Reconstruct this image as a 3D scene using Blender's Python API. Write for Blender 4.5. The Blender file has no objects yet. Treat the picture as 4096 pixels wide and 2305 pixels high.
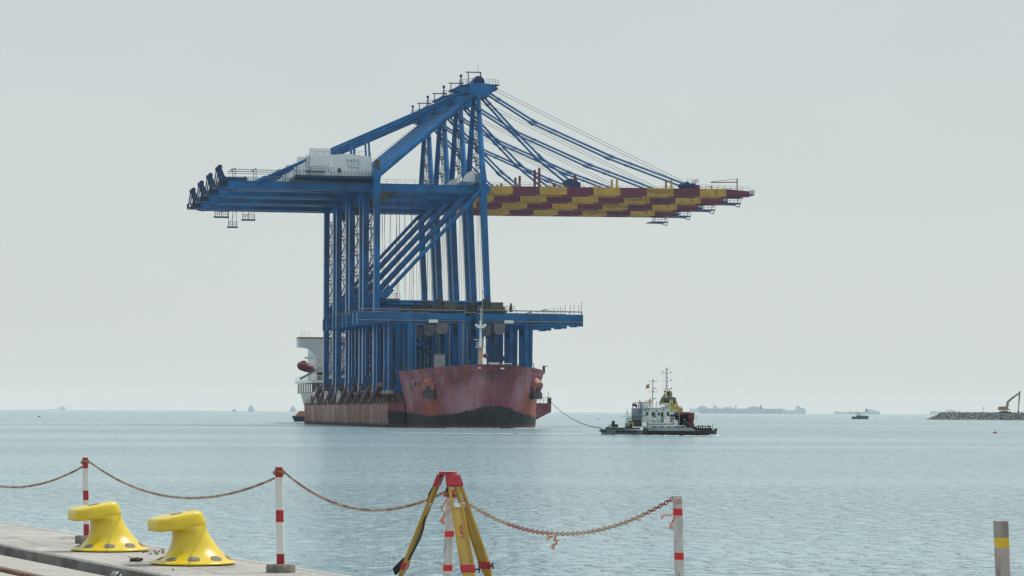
import bpy, math, random
from math import sin, cos, radians, pi, sqrt
from mathutils import Vector, Matrix
random.seed(7)
SC = bpy.context.scene
COL = SC.collection

# ------------------------------------------------------------------ camera
F, CU, CV, ROLL, H = 11500.0, 2048.0, 1646.0, 0.005, 4.26
cam = bpy.data.cameras.new('camera')
cam.sensor_width = 36.0
cam.lens = F / 4096 * 36
cam.shift_y = (CV - 1152.5) / 4096
cam.clip_start, cam.clip_end = 0.5, 60000
co = bpy.data.objects.new('camera', cam)
COL.objects.link(co)
co.location = (0, 0, H)
co.rotation_euler = (pi / 2, -ROLL, 0)
SC.camera = co

# ------------------------------------------------------------------ sky, sun, exposure
SUN_EL, SUN_AZ = radians(57), radians(63)
w = bpy.data.worlds.new('World')
SC.world = w
w.use_nodes = True
nt = w.node_tree
bg = nt.nodes['Background']
sky = nt.nodes.new('ShaderNodeTexSky')
sky.sky_type = 'NISHITA'
sky.sun_disc = False
sky.sun_elevation, sky.sun_rotation = SUN_EL, SUN_AZ
sky.air_density, sky.dust_density, sky.ozone_density = 1.0, 6.0, 1.0
tc = nt.nodes.new('ShaderNodeTexCoord')
sp = nt.nodes.new('ShaderNodeSeparateXYZ')
nt.links.new(tc.outputs['Generated'], sp.inputs[0])
ra = nt.nodes.new('ShaderNodeValToRGB')          # milky veil of dust over the whole sky
els = ra.color_ramp.elements
els[0].position, els[0].color = 0.0, (.625, .665, .647, 1)
els[1].position, els[1].color = 1.0, (.66, .75, .82, 1)
e = els.new(0.35); e.color = (.60, .68, .71, 1)
e = els.new(0.06); e.color = (.590, .640, .628, 1)
e = els.new(0.15); e.color = (.525, .585, .590, 1)
nt.links.new(sp.outputs['Z'], ra.inputs[0])
mx = nt.nodes.new('ShaderNodeMixRGB')
mx.inputs[0].default_value = 0.9
nt.links.new(sky.outputs[0], mx.inputs[1])
vs_ = nt.nodes.new('ShaderNodeVectorMath'); vs_.operation = 'SCALE'
vs_.inputs['Scale'].default_value = 10.0
nt.links.new(ra.outputs[0], vs_.inputs[0])
cn = nt.nodes.new('ShaderNodeTexNoise')          # uneven dust
cn.inputs['Scale'].default_value, cn.inputs['Detail'].default_value = 5.0, 4.0
cm = nt.nodes.new('ShaderNodeMapping'); cm.inputs['Scale'].default_value = (1, 1, 3)
nt.links.new(tc.outputs['Generated'], cm.inputs[0]); nt.links.new(cm.outputs[0], cn.inputs['Vector'])
cr = nt.nodes.new('ShaderNodeMapRange')
cr.inputs[1].default_value, cr.inputs[2].default_value, cr.inputs[3].default_value, cr.inputs[4].default_value = .3, .7, 9.75, 10.25
nt.links.new(cn.outputs['Fac'], cr.inputs[0]); nt.links.new(cr.outputs[0], vs_.inputs['Scale'])
nt.links.new(vs_.outputs[0], mx.inputs[2])
nt.links.new(mx.outputs[0], bg.inputs[0])
bg.inputs[1].default_value = 0.116
sl = bpy.data.lights.new('sun', 'SUN')
sl.energy, sl.angle, sl.color = 3.0, radians(0.6), (1.0, 0.94, 0.85)
so = bpy.data.objects.new('sun', sl)
COL.objects.link(so)
sd = Vector((sin(SUN_AZ) * cos(SUN_EL), cos(SUN_AZ) * cos(SUN_EL), sin(SUN_EL)))
so.rotation_euler = (-sd).to_track_quat('-Z', 'Y').to_euler()
SC.view_settings.view_transform = 'Standard'
SC.view_settings.look = 'None'
SC.view_settings.exposure = 0.0
SC.view_settings.gamma = 1.0
SC.cycles.volume_bounces = 3

# ------------------------------------------------------------------ helpers
def ray(u, v):
    du, dv = u - CU, v - CV
    return du * cos(ROLL) + dv * sin(ROLL), -du * sin(ROLL) + dv * cos(ROLL)
def at(u, v, Y):
    x, y = ray(u, v)
    return Vector((x * Y / F, Y, H - y * Y / F))
def ground(u, v, z=0.0):
    x, y = ray(u, v)
    Y = (H - z) * F / y
    return Vector((x * Y / F, Y, z))

class MB:
    def __init__(s, off=(0, 0, 0)):
        s.v, s.f, s.m, s.o = [], [], [], Vector(off)
    def add(s, vs, fs, mi=0):
        b = len(s.v)
        s.v += [Vector(p) - s.o for p in vs]
        s.f += [tuple(b + i for i in f) for f in fs]
        s.m += [mi] * len(fs)
        return s
    def box(s, x0, x1, y0, y1, z0, z1, mi=0):
        vs = [(x, y, z) for x in (x0, x1) for y in (y0, y1) for z in (z0, z1)]
        return s.add(vs, [(0, 1, 3, 2), (4, 6, 7, 5), (0, 4, 5, 1), (2, 3, 7, 6), (0, 2, 6, 4), (1, 5, 7, 3)], mi)
    def hexa(s, a, b, mi=0):
        """a, b: two quads (4 points each) joined"""
        vs = list(a) + list(b)
        return s.add(vs, [(3, 2, 1, 0), (4, 5, 6, 7), (0, 1, 5, 4), (1, 2, 6, 5), (2, 3, 7, 6), (3, 0, 4, 7)], mi)
    def beam(s, p, q, wv, hv, mi=0, wv2=None, hv2=None):
        """box from p to q; wv, hv half-size vectors"""
        p, q, wv, hv = Vector(p), Vector(q), Vector(wv), Vector(hv)
        w2 = Vector(wv2) if wv2 is not None else wv
        h2 = Vector(hv2) if hv2 is not None else hv
        return s.hexa([p - wv - hv, p + wv - hv, p + wv + hv, p - wv + hv], [q - w2 - h2, q + w2 - h2, q + w2 + h2, q - w2 + h2], mi)
    def tube(s, p, q, r, r2=None, n=8, mi=0, cap=True):
        p, q = Vector(p), Vector(q)
        r2 = r if r2 is None else r2
        d = (q - p)
        if d.length < 1e-9: return s
        d.normalize()
        a = d.cross(Vector((0, 0, 1)) if abs(d.z) < .9 else Vector((1, 0, 0))).normalized()
        b = d.cross(a)
        vs = []
        for c, rr in ((p, r), (q, r2)):
            for i in range(n):
                t = 2 * pi * i / n
                vs.append(c + a * (cos(t) * rr) + b * (sin(t) * rr))
        fs = [(i, (i + 1) % n, n + (i + 1) % n, n + i) for i in range(n)]
        if cap: fs += [tuple(range(n))[::-1], tuple(range(n, 2 * n))]
        return s.add(vs, fs, mi)
    def path(s, pts, r, n=6, mi=0):
        for a, b in zip(pts, pts[1:]): s.tube(a, b, r, n=n, mi=mi)
        return s
    def prism(s, pts, y0, y1, mi=0, plane='xz'):
        n = len(pts)
        if plane == 'xz': vs = [(a, y0, b) for a, b in pts] + [(a, y1, b) for a, b in pts]
        elif plane == 'xy': vs = [(a, b, y0) for a, b in pts] + [(a, b, y1) for a, b in pts]
        else: vs = [(y0, a, b) for a, b in pts] + [(y1, a, b) for a, b in pts]
        return s.add(vs, [tuple(range(n))[::-1], tuple(range(n, 2 * n))] + [(i, (i + 1) % n, n + (i + 1) % n, n + i) for i in range(n)], mi)
    def loft(s, rings, mi=0, cap=True):
        n = len(rings[0])
        vs = [p for r in rings for p in r]
        fs = []
        for k in range(len(rings) - 1):
            for i in range(n):
                fs.append((k * n + i, k * n + (i + 1) % n, (k + 1) * n + (i + 1) % n, (k + 1) * n + i))
        if cap:
            fs += [tuple(range(n))[::-1], tuple(range((len(rings) - 1) * n, len(rings) * n))]
        return s.add(vs, fs, mi)
    def lathe(s, prof, c=(0, 0, 0), n=16, mi=0):
        return s.loft([[(c[0] + r * cos(2 * pi * i / n), c[1] + r * sin(2 * pi * i / n), c[2] + z) for i in range(n)] for r, z in prof], mi)
    def ball(s, c, r, n=8, mi=0, sx=1, sy=1, sz=1):
        k = max(4, n // 2)
        rings = []
        for j in range(k + 1):
            t = -pi / 2 + pi * j / k
            rr = max(cos(t), .02) * r
            rings.append([(c[0] + rr * cos(2 * pi * i / n) * sx, c[1] + rr * sin(2 * pi * i / n) * sy, c[2] + r * sin(t) * sz) for i in range(n)])
        return s.loft(rings, mi)
    def torus(s, c, R, r, ax='y', n=14, k=6, mi=0, sx=1.0):
        vs = []
        for i in range(n):
            t = 2 * pi * i / n
            for j in range(k):
                q = 2 * pi * j / k
                a, b, h = (R + r * cos(q)) * cos(t) * sx, (R + r * cos(q)) * sin(t), r * sin(q)
                p = {'y': (a, h, b), 'x': (h, a, b), 'z': (a, b, h)}[ax]
                vs.append((c[0] + p[0], c[1] + p[1], c[2] + p[2]))
        fs = [(i * k + j, ((i + 1) % n) * k + j, ((i + 1) % n) * k + (j + 1) % k, i * k + (j + 1) % k) for i in range(n) for j in range(k)]
        return s.add(vs, fs, mi)
    def rail(s, pts, h=1.1, step=2.0, r=.035, mi=0, mid=True):
        for a, b in zip(pts, pts[1:]):
            a, b = Vector(a), Vector(b)
            L = (b - a).length
            k = max(1, int(L / step))
            up = Vector((0, 0, h))
            s.tube(a + up, b + up, r, n=4, mi=mi)
            if mid: s.tube(a + up * .5, b + up * .5, r * .8, n=4, mi=mi)
            for i in range(k + 1):
                c = a + (b - a) * (i / k)
                s.tube(c, c + up, r, n=4, mi=mi)
        return s
    def build(s, name, mats, parent=None, smooth=True, ang=35):
        me = bpy.data.meshes.new(name)
        me.from_pydata([tuple(p) for p in s.v], [], s.f)
        if not isinstance(mats, (list, tuple)): mats = [mats]
        for m in mats: me.materials.append(m)
        for p, mi in zip(me.polygons, s.m): p.material_index = mi
        me.update()
        import bmesh
        bm = bmesh.new(); bm.from_mesh(me)
        bmesh.ops.recalc_face_normals(bm, faces=bm.faces)
        bm.to_mesh(me); bm.free()
        if smooth:
            for p in me.polygons: p.use_smooth = True
            me.set_sharp_from_angle(angle=radians(ang))
        o = bpy.data.objects.new(name, me)
        COL.objects.link(o)
        if parent: o.parent = parent
        return o

def tag(o, label=None, cat=None, group=None, kind=None):
    if label: o['label'] = label
    if cat: o['category'] = cat
    if group: o['group'] = group
    if kind: o['kind'] = kind
    return o
def thing(name, loc, label, cat, group=None, rz=0.0):
    o = bpy.data.objects.new(name, None)
    COL.objects.link(o)
    o.empty_display_size = .5
    o.location = loc
    o.rotation_euler = (0, 0, rz)
    return tag(o, label, cat, group)
def dup(o, parent=None):
    c = o.copy()
    COL.objects.link(c)
    c.parent = parent
    for ch in list(o.children): dup(ch, c)
    return c
def text_mesh(body, size=1.0, sx=1.0, weight=0.0):
    cu = bpy.data.curves.new('lettering', 'FONT')
    cu.body, cu.size, cu.offset = body, size, weight
    cu.extrude = 0.01
    cu.resolution_u = 4
    o = bpy.data.objects.new('lettering', cu)
    COL.objects.link(o)
    dg = bpy.context.evaluated_depsgraph_get()
    me = bpy.data.meshes.new_from_object(o.evaluated_get(dg))
    bpy.data.objects.remove(o)
    bpy.data.curves.remove(cu)
    me.transform(Matrix.Diagonal((sx, 1, 1, 1)))
    return me
def text(body, size, loc, mat, parent, sx=1.0, weight=0.0, rot=None, name='lettering'):
    me = text_mesh(body, size, sx, weight)
    me.materials.clear(); me.materials.append(mat)
    me.transform(rot if rot else Matrix.Rotation(pi / 2, 4, 'X'))
    o = bpy.data.objects.new(name, me)
    COL.objects.link(o)
    o.location = loc
    o.parent = parent
    return o

# ------------------------------------------------------------------ materials
def M(name, col, rough=.5, var=.12, scale=1.0, stretch=(1, 1, 1), metal=0.0, spec=.5, bump=0.0, col2=None, lo=.35, hi=.65, detail=5, coat=0.0, wear=None):
    m = bpy.data.materials.new(name)
    m.use_nodes = True
    n, l = m.node_tree.nodes, m.node_tree.links
    b = n['Principled BSDF']
    b.inputs['Roughness'].default_value = rough
    b.inputs['Metallic'].default_value = metal
    b.inputs['Specular IOR Level'].default_value = spec
    b.inputs['Coat Weight'].default_value = coat
    t = n.new('ShaderNodeTexCoord')
    mp = n.new('ShaderNodeMapping')
    mp.inputs['Scale'].default_value = stretch
    l.new(t.outputs['Object'], mp.inputs[0])
    nz = n.new('ShaderNodeTexNoise')
    nz.inputs['Scale'].default_value = scale
    nz.inputs['Detail'].default_value = detail
    l.new(mp.outputs[0], nz.inputs['Vector'])
    r = n.new('ShaderNodeValToRGB')
    r.color_ramp.elements[0].position, r.color_ramp.elements[1].position = lo, hi
    c2 = col2 if col2 else tuple(min(1, c * (1 + var)) for c in col)
    c1 = col if col2 else tuple(c * (1 - var) for c in col)
    r.color_ramp.elements[0].color = (*c1, 1)
    r.color_ramp.elements[1].color = (*c2, 1)
    l.new(nz.outputs['Fac'], r.inputs[0])
    l.new(r.outputs[0], b.inputs['Base Color'])
    if wear:                                     # chips, scuffs and grime: colour, scale, stretch, threshold
        wc, ws, wst, wt = wear
        m2 = n.new('ShaderNodeMapping'); m2.inputs['Scale'].default_value = wst
        l.new(t.outputs['Object'], m2.inputs[0])
        z2 = n.new('ShaderNodeTexNoise'); z2.inputs['Scale'].default_value = ws; z2.inputs['Detail'].default_value = 8; z2.inputs['Roughness'].default_value = .68
        l.new(m2.outputs[0], z2.inputs['Vector'])
        r2 = n.new('ShaderNodeMapRange'); r2.inputs[1].default_value, r2.inputs[2].default_value = wt, wt + .07
        l.new(z2.outputs['Fac'], r2.inputs[0])
        k = n.new('ShaderNodeMixRGB'); k.inputs[2].default_value = (*wc, 1)
        l.new(r2.outputs[0], k.inputs[0]); l.new(r.outputs[0], k.inputs[1]); l.new(k.outputs[0], b.inputs['Base Color'])
    if bump:
        bp = n.new('ShaderNodeBump')
        bp.inputs['Strength'].default_value = 1.0
        bp.inputs['Distance'].default_value = bump
        l.new(nz.outputs['Fac'], bp.inputs['Height'])
        l.new(bp.outputs[0], b.inputs['Normal'])
    m['ramp'] = r.name
    return m

BLUE = M('crane_blue_paint', (.002, .112, .29), .36, spec=.3, scale=.22, var=.28, wear=((.03, .075, .13), .5, (1, 1, .25), .66))
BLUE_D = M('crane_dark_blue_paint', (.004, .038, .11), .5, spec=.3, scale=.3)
BLUE_L = M('stay_blue_paint', (.004, .10, .26), .4, scale=.3)
YEL = M('boom_yellow_paint', (.45, .265, .05), .5, scale=.5, var=.15, wear=((.22, .15, .05), .6, (1, 1, .6), .62))
MAR = M('boom_maroon_paint', (.14, .018, .05), .5, scale=.5, var=.15)
INK = M('dark_lettering_paint', (.03, .03, .04), .6)
INK_M = M('faded_lettering_paint', (.085, .012, .03), .6)
GREY = M('grey_steel_paint', (.25, .27, .27), .5, scale=.8)
DGREY = M('dark_machinery', (.035, .04, .045), .55, scale=1.0, var=.4)
OLIVE = M('olive_machinery', (.06, .07, .05), .6, scale=.8, var=.3)
WHITE = M('white_paint', (.72, .72, .69), .45, scale=.4, var=.05)
HOUSE = M('machinery_house_white_panel', (.62, .64, .65), .45, scale=.3, var=.04)
GLASS = M('dark_window_glass', (.02, .025, .03), .1, var=.1)
GREENTXT = M('green_lettering_paint', (.08, .2, .12), .6)
BLUETXT = M('slate_lettering_paint', (.09, .16, .28), .6)
BLUE_M = M('matt_shaded_blue_paint', (.004, .05, .14), .85, spec=.08, scale=.3)  # darkened crane blue, shade put into the colour of the sill beams
BLACK = M('black_rubber', (.016, .017, .02), .75, scale=2, var=.4, bump=.02)
ROPE = M('tow_rope', (.05, .055, .05), .8)
RUST = M('rusty_steel', (.14, .06, .035), .8, scale=3, col2=(.05, .035, .03))

# ------------------------------------------------------------------ sea
def sea_material():
    m = bpy.data.materials.new('sea_water')
    m.use_nodes = True
    n, l = m.node_tree.nodes, m.node_tree.links
    b = n['Principled BSDF']
    b.inputs['Base Color'].default_value = (.225, .345, .38, 1)
    b.inputs['Roughness'].default_value = .17
    b.inputs['IOR'].default_value = 1.333
    t = n.new('ShaderNodeTexCoord')
    def noise(scale, detail, st=(1, 1, 1), rough=.55):
        mp = n.new('ShaderNodeMapping'); mp.inputs['Scale'].default_value = st
        l.new(t.outputs['Object'], mp.inputs[0])
        z = n.new('ShaderNodeTexNoise')
        z.inputs['Scale'].default_value, z.inputs['Detail'].default_value, z.inputs['Roughness'].default_value = scale, detail, rough
        l.new(mp.outputs[0], z.inputs['Vector'])
        return z.outputs['Fac']
    def math_(op, a, c):
        k = n.new('ShaderNodeMath'); k.operation = op
        for i, x in enumerate((a, c)):
            if isinstance(x, (int, float)): k.inputs[i].default_value = x
            else: l.new(x, k.inputs[i])
        return k.outputs[0]
    a0 = noise(1.6, 3, (.9, .7, 1))
    ma = n.new('ShaderNodeMapRange'); ma.interpolation_type = 'SMOOTHSTEP'
    ma.inputs[1].default_value, ma.inputs[2].default_value = .42, .74
    l.new(a0, ma.inputs[0]); a = ma.outputs[0]
    c = noise(.33, 3, (1, .75, 1))
    g = noise(.012, 3, (.35, 1, 1))                 # wind lanes
    r = n.new('ShaderNodeMapRange')
    r.inputs[1].default_value, r.inputs[2].default_value, r.inputs[3].default_value, r.inputs[4].default_value = .38, .64, .35, 1.25
    l.new(g, r.inputs[0])
    h = math_('ADD', math_('MULTIPLY', a, WAVE_A), math_('MULTIPLY', c, WAVE_B))
    h = math_('MULTIPLY', h, r.outputs[0])
    bp = n.new('ShaderNodeBump')
    bp.inputs['Strength'].default_value = 1.0
    bp.inputs['Distance'].default_value = 1.0
    l.new(h, bp.inputs['Height'])
    l.new(bp.outputs[0], b.inputs['Normal'])
    return m
WAVE_A, WAVE_B = .50, 1.15
HAZE = .000032
SEA = sea_material()
mb = MB()
ys = [-150, 40, 120, 300, 700, 1500, 3500, 8000, 17500]
for y0, y1 in zip(ys, ys[1:]):
    mb.add([(-7000, y0, 0), (7000, y0, 0), (7000, y1, 0), (-7000, y1, 0)], [(0, 1, 2, 3)])
tag(mb.build('sea', SEA, smooth=False), kind='structure')

# ------------------------------------------------------------------ ship frame (p to the right along the booms, q away along the hull)
ANG = math.atan2(.1953, .9807)
OX, OY = -6.95, 773.6
def shp(p, q, z=0.0):
    return Vector((OX + p * cos(ANG) - q * sin(ANG), OY + p * sin(ANG) + q * cos(ANG), z))

# ------------------------------------------------------------------ ship-to-shore cranes
ZF, ZG0, ZG1 = 9.4, 63.4, 65.4          # feet, girder bottom and top
LP, WP = -30.0, 0.0
def zb(p): return .0075 * max(p, 0)
def wleg(z): return 1.3 - (z - ZF) * (2.65 / (66 - ZF))   # waterside legs lean
def make_crane():
    t = thing('container_crane', shp(0, 0, 0), '', 'crane', 'ship-to-shore cranes carried on the ship', ANG)
    for q in (0.0, 20.2):
        m = MB()
        m.hexa([(LP - .74, q - 1.15, ZF + 3), (LP + .74, q - 1.15, ZF + 3), (LP + .74, q + 1.15, ZF + 3), (LP - .74, q + 1.15, ZF + 3)],
               [(LP - .78, q - 1.15, 66.4), (LP + .78, q - 1.15, 66.4), (LP + .78, q + 1.15, 66.4), (LP - .78, q + 1.15, 66.4)])
        m.hexa([(LP - 1.0, q - 1.3, ZF), (LP + 1.0, q - 1.3, ZF), (LP + 1.0, q + 1.3, ZF), (LP - 1.0, q + 1.3, ZF)],
               [(LP - .76, q - 1.17, ZF + 3), (LP + .76, q - 1.17, ZF + 3), (LP + .76, q + 1.17, ZF + 3), (LP - .76, q + 1.17, ZF + 3)])
        m.box(LP - .95, LP + .95, q - 1.25, q + 1.25, 66.4, 68.6)
        m.hexa([(LP - .8, q - 1.1, 68.6), (LP + .8, q - 1.1, 68.6), (LP + .8, q + 1.1, 68.6), (LP - .8, q + 1.1, 68.6)],
               [(LP - .55, q - .8, 71.2), (LP + .55, q - .8, 71.2), (LP + .55, q + .8, 71.2), (LP - .55, q + .8, 71.2)], 1)
        m.box(LP - .12, LP + .12, q - 1.38, q - 1.14, 14, 66)
        m.build('landside_leg', [BLUE, DGREY], t)
        m = MB()
        a, b = wleg(ZF), wleg(62)
        m.hexa([(a - .7, q - 1, ZF), (a + .7, q - 1, ZF), (a + .7, q + 1, ZF), (a - .7, q + 1, ZF)],
               [(b - .82, q - 1.05, 62), (b + .82, q - 1.05, 62), (b + .82, q + 1.05, 62), (b - .82, q + 1.05, 62)])
        m.hexa([(b - .82, q - 1.05, 62), (b + .82, q - 1.05, 62), (b + .82, q + 1.05, 62), (b - .82, q + 1.05, 62)],
               [(-2.0, q - 1.2, 66.4), (-.5, q - 1.2, 66.4), (-.5, q + 1.2, 66.4), (-2.0, q + 1.2, 66.4)])
        m.hexa([(-2.0, q - 1.2, 66.4), (-.3, q - 1.2, 66.4), (-.3, q + 1.2, 66.4), (-2.0, q + 1.2, 66.4)],
               [(-1.9, q - .7, 70.4), (-.8, q - .7, 70.4), (-.8, q + .7, 70.4), (-1.9, q + .7, 70.4)])
        m.box(a - 1.1, a + 1.1, q - 1.6, q + 1.6, ZF - .6, ZF + 1.2)
        m.build('waterside_leg', BLUE, t)
        # A-frame post
        q7 = 7.3 if q < 5 else 12.9
        MB().tube((-1.37, q, 69.6), (-1.37, q7, 91.0), .86, .62, n=12).build('mast_post', BLUE, t)
        m = MB()
        m.tube((LP + .5, q, 67.4), (-2.0, q7, 90.6), .82, .7, n=12)
        m.build('mast_strut', BLUE, t)
        m = MB().tube((LP + 1.2, q, 34.2), (-1.9, q, 63.3), .52, n=12)
        m.beam((LP + .8, q, 33.8), (LP + 4.0, q, 37.2), (0, .5, 0), (-.75, 0, .75))
        m.build('portal_brace', BLUE, t)
        m = MB().tube((LP, q, 33.5), (.1, q, 33.5), .44, n=10)
        m.build('portal_tie', BLUE, t)
    for k, (p0, z0) in enumerate(((LP, 31.5), (.15, 31.5), (LP, ZF + 2.2), (1.2, ZF + 2.2))):
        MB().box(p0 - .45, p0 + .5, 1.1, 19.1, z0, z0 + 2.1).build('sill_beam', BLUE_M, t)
    for p0 in (LP, -1.3):
        MB().box(p0 - .75, p0 + .75, 1.2, 19, 66.0, 68.3).build('cross_beam', BLUE, t)
    # girder: twin boxes with ties
    m = MB()
    for q0 in (6.4, 12.2):
        m.box(-69.3, -1.9, q0, q0 + 1.6, ZG0, ZG1)
        m.box(-69.2, -2.2, q0 - .3, q0 + 1.9, ZG0 - .14, ZG0 - .003)
        m.box(-69.2, -2.2, q0 - .18, q0, ZG1 - .12, ZG1 + .1)
    for i in range(12): m.box(-69 + i * 6, -68.2 + i * 6, 7.9, 12.3, ZG0 + .3, ZG1 - .4)
    m.build('main_girder', BLUE, t)
    # boom
    m = MB()
    edges = [1.2, 8.3] + [8.3 + 7.506 * i for i in range(1, 9)] + [74.9]
    for k, (a, b) in enumerate(zip(edges, edges[1:])):
        mi = k % 2
        for q0 in (6.4, 12.2):
            d = 0 if k < 9 else .55
            top = (ZG1 + .0 if k else ZG1)
            m.hexa([(a, q0, ZG0 + zb(a)), (a, q0 + 1.5, ZG0 + zb(a)), (a, q0 + 1.5, top + zb(a)), (a, q0, top + zb(a))],
                   [(b, q0, ZG0 + zb(b) + d * .3), (b, q0 + 1.5, ZG0 + zb(b) + d * .3), (b, q0 + 1.5, top + zb(b) - d), (b, q0, top + zb(b) - d)], mi)
            m.hexa([(a, q0 - .22, ZG0 + zb(a) - .12), (a, q0 + 1.72, ZG0 + zb(a) - .12), (a, q0 + 1.72, ZG0 + zb(a) - .003), (a, q0 - .22, ZG0 + zb(a) - .003)],
                   [(b, q0 - .22, ZG0 + zb(b) - .12), (b, q0 + 1.72, ZG0 + zb(b) - .12), (b, q0 + 1.72, ZG0 + zb(b) - .003), (b, q0 - .22, ZG0 + zb(b) - .003)], mi)
        m.box((a + b) / 2 - .4, (a + b) / 2 + .4, 7.8, 12.3, ZG0 + .3 + zb(a), ZG1 - .5 + zb(a), mi)
    bm_ = m.build('boom', [YEL, MAR], t)
    for q0 in (6.4, 12.2):                                    # hinge drums
        m = MB().tube((1.2, q0 - .35, ZG1 - .9), (1.2, q0 + 1.9, ZG1 - .9), 1.0, n=14)
        m.box(-2.2, 1.6, q0 - .3, q0 - .05, ZG0 - .2, ZG1 + .5)
        m.build('boom_hinge', BLUE, t)
    text('MERIDIAN PORT SERVICES', 1.9, (45.95, 6.385, ZG0 + .36 + zb(46)), INK, bm_, sx=.62)
    o = text('11', 1.72, (64.9, 6.385, ZG0 + .42 + zb(64)), INK, bm_, sx=.72)
    o.name = 'number'
    m = MB()                                                  # posts and sheaves on the boom
    pr = []
    for q0 in (6.9, 13.0):
        MB().box(15.4, 16.0, q0 - .25, q0 + .25, ZG1 + .1, ZG1 + 5.2).build('boom_post', MAR, t)
        MB().box(37.2, 37.7, q0 - .22, q0 + .22, ZG1 + .2, ZG1 + 3.0).build('boom_post', YEL, t)
        MB().box(52.6, 53.1, q0 - .22, q0 + .22, ZG1 + .3, ZG1 + 2.7).build('boom_post', YEL, t)
    m.box(24.0, 27.2, 6.6, 13.6, ZG1 + .19, ZG1 + 1.6, 1)
    m.hexa([(25.6, 6.6, ZG1 + .2), (27.0, 6.6, ZG1 + .2), (27.0, 7.6, ZG1 + .2), (25.6, 7.6, ZG1 + .2)],
           [(25.2, 6.7, ZG1 + 3.4), (25.9, 6.7, ZG1 + 3.4), (25.9, 7.5, ZG1 + 3.4), (25.2, 7.5, ZG1 + 3.4)], 0)
    m.tube((24.4, 6.5, ZG1 + 1.8), (24.4, 13.8, ZG1 + 1.8), .8, n=10, mi=1)
    m.build('inner_stay_anchor', [MAR, BLUE_D], t)
    m = MB()
    m.box(57.0, 59.6, 6.5, 13.7, ZG1 + .43, ZG1 + 1.9, 1)
    m.box(59.6, 60.7, 6.37, 13.8, ZG1 + .44, ZG1 + 1.5, 0)
    m.tube((57.2, 6.5, ZG1 + 1.6), (57.2, 13.8, ZG1 + 1.6), .75, n=10, mi=1)
    m.rail([(57.2, 6.5, ZG1 + 1.9), (60.4, 6.5, ZG1 + 1.9), (60.4, 13.6, ZG1 + 1.9)], 1.2, .8, mi=1)
    m.build('outer_stay_anchor', [MAR, BLUE_D], t)
    for pa, pb, hh, st_, rr in (((60.8, 6.4, ZG1 + .46), (74.8, 6.4, ZG1 + .1), 1.1, 1.6, .05), ((60.8, 13.7, ZG1 + .46), (74.8, 13.7, ZG1 + .1), 1.1, 1.6, .05),
                                ((2, 13.7, ZG1 + .1), (57, 13.7, ZG1 + .45), 1.0, 2.5, .035), ((2, 6.5, ZG1 + .1), (24, 6.5, ZG1 + .2), 1.0, 2.5, .035),
                                ((-29, 6.4, ZG1 + .1), (-3, 6.4, ZG1 + .1), 1.1, 2.5, .04), ((-69, 6.4, ZG1 + .1), (-49, 6.4, ZG1 + .1), 1.1, 1.8, .04)):
        MB().rail([pa, pb], hh, st_, rr).build('handrail', GREY, t)
    m = MB()                                                  # tip: davit, end platform
    m.tube((71.6, 7, ZG1), (71.6, 7, ZG1 + 3.6), .16, n=6)
    m.beam((71.6, 7, ZG1 + 2.5), (64.0, 7, ZG1 + 2.3), (0, .1, 0), (0, 0, .13))
    m.tube((71.6, 7, ZG1 + 3.4), (64.4, 7, ZG1 + 2.5), .06, n=4)
    m.build('boom_tip_davit', MAR, t)
    m = MB()
    m.box(74.9, 76.4, 6.5, 13.6, ZG0 + .9, ZG0 + 1.2)
    m.rail([(74.9, 6.5, ZG0 + 1.2), (76.4, 6.5, ZG0 + 1.2), (76.4, 13.6, ZG0 + 1.2)], 1.1, .7, .05)
    m.box(67.5, 72.5, 6.2, 13.8, ZG0 - 1.5, ZG0 - 1.25)
    m.rail([(67.5, 6.2, ZG0 - 1.25), (72.5, 6.2, ZG0 - 1.25)], 1.1, 1.0, .05)
    for p0 in (68, 71.5): m.tube((p0, 6.5, ZG0 - 1.5), (p0 + .4, 6.5, ZG0 + .5), .1, n=5)
    m.tube((69, 6.5, ZG0 - 1.4), (72.0, 6.5, ZG0 - 2.5), .12, n=5); m.tube((72.5, 6.5, ZG0 - 1.2), (72.0, 6.5, ZG0 - 2.5), .12, n=5)
    m.build('boom_tip_platform', BLUE_D, t)
    # forestays with flange joints
    for q0, q1 in ((8.2, 6.9), (12.0, 13.1)):
        for nodes in (((1.4, 91.2), (14.6, 83.3), (36.2, 74.2), (57.3, ZG1 + 1.5)), ((-.4, 90.6), (9.6, 80.2), (16.0, 73.8), (24.6, ZG1 + 1.7))):
            N = [Vector((p, q0 + (q1 - q0) * i / 3, z)) for i, (p, z) in enumerate(nodes)]
            m = MB()
            for a, b in zip(N, N[1:]):
                m.tube(a, b, .31, n=6)
                d = (b - a).normalized()
                m.tube(b - d * .9, b + d * .7, .46, n=6)
                c = a + (b - a) * .25; m.tube(c - d * .4, c + d * .4, .40, n=6)
            m.build('forestay', BLUE_L, t)
    rope = lambda p, q, r: MB().tube(p, q, r, n=4).build('wire_rope', ROPE, t)
    for q0 in (7.6, 11.6): rope((2.4, q0, 92.6), (57.5, q0, ZG1 + 2), .055)
    for i in range(9):
        p0 = -25 + i * 2.4 + (i % 3) * .5
        rope((p0, 8 + (i % 2) * 3, ZG0), (p0 + (i % 3 - 1) * .5, 8 + (i % 2) * 3, 34), .045)
    rope((LP + 1, 9, 70), (-3, 9, 91), .05)
    for i in range(4): rope((-1.5 + i * .5, 3 + i * 4, 62), (.5 - i * .2, 5 + i * 3, 34.5), .045)
    # backstays
    for q0, q1 in ((6.6, 7.6), (13.6, 12.6)):
        m = MB().tube((-61.5, q0, ZG1), (-3.2, q1, 91.8), .32, n=10)
        m.tube((-61.5, q0, ZG1 - .4), (-59, q0, ZG1 + 1), .75, n=10)
        m.build('backstay', BLUE, t)
    m = MB()
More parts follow.
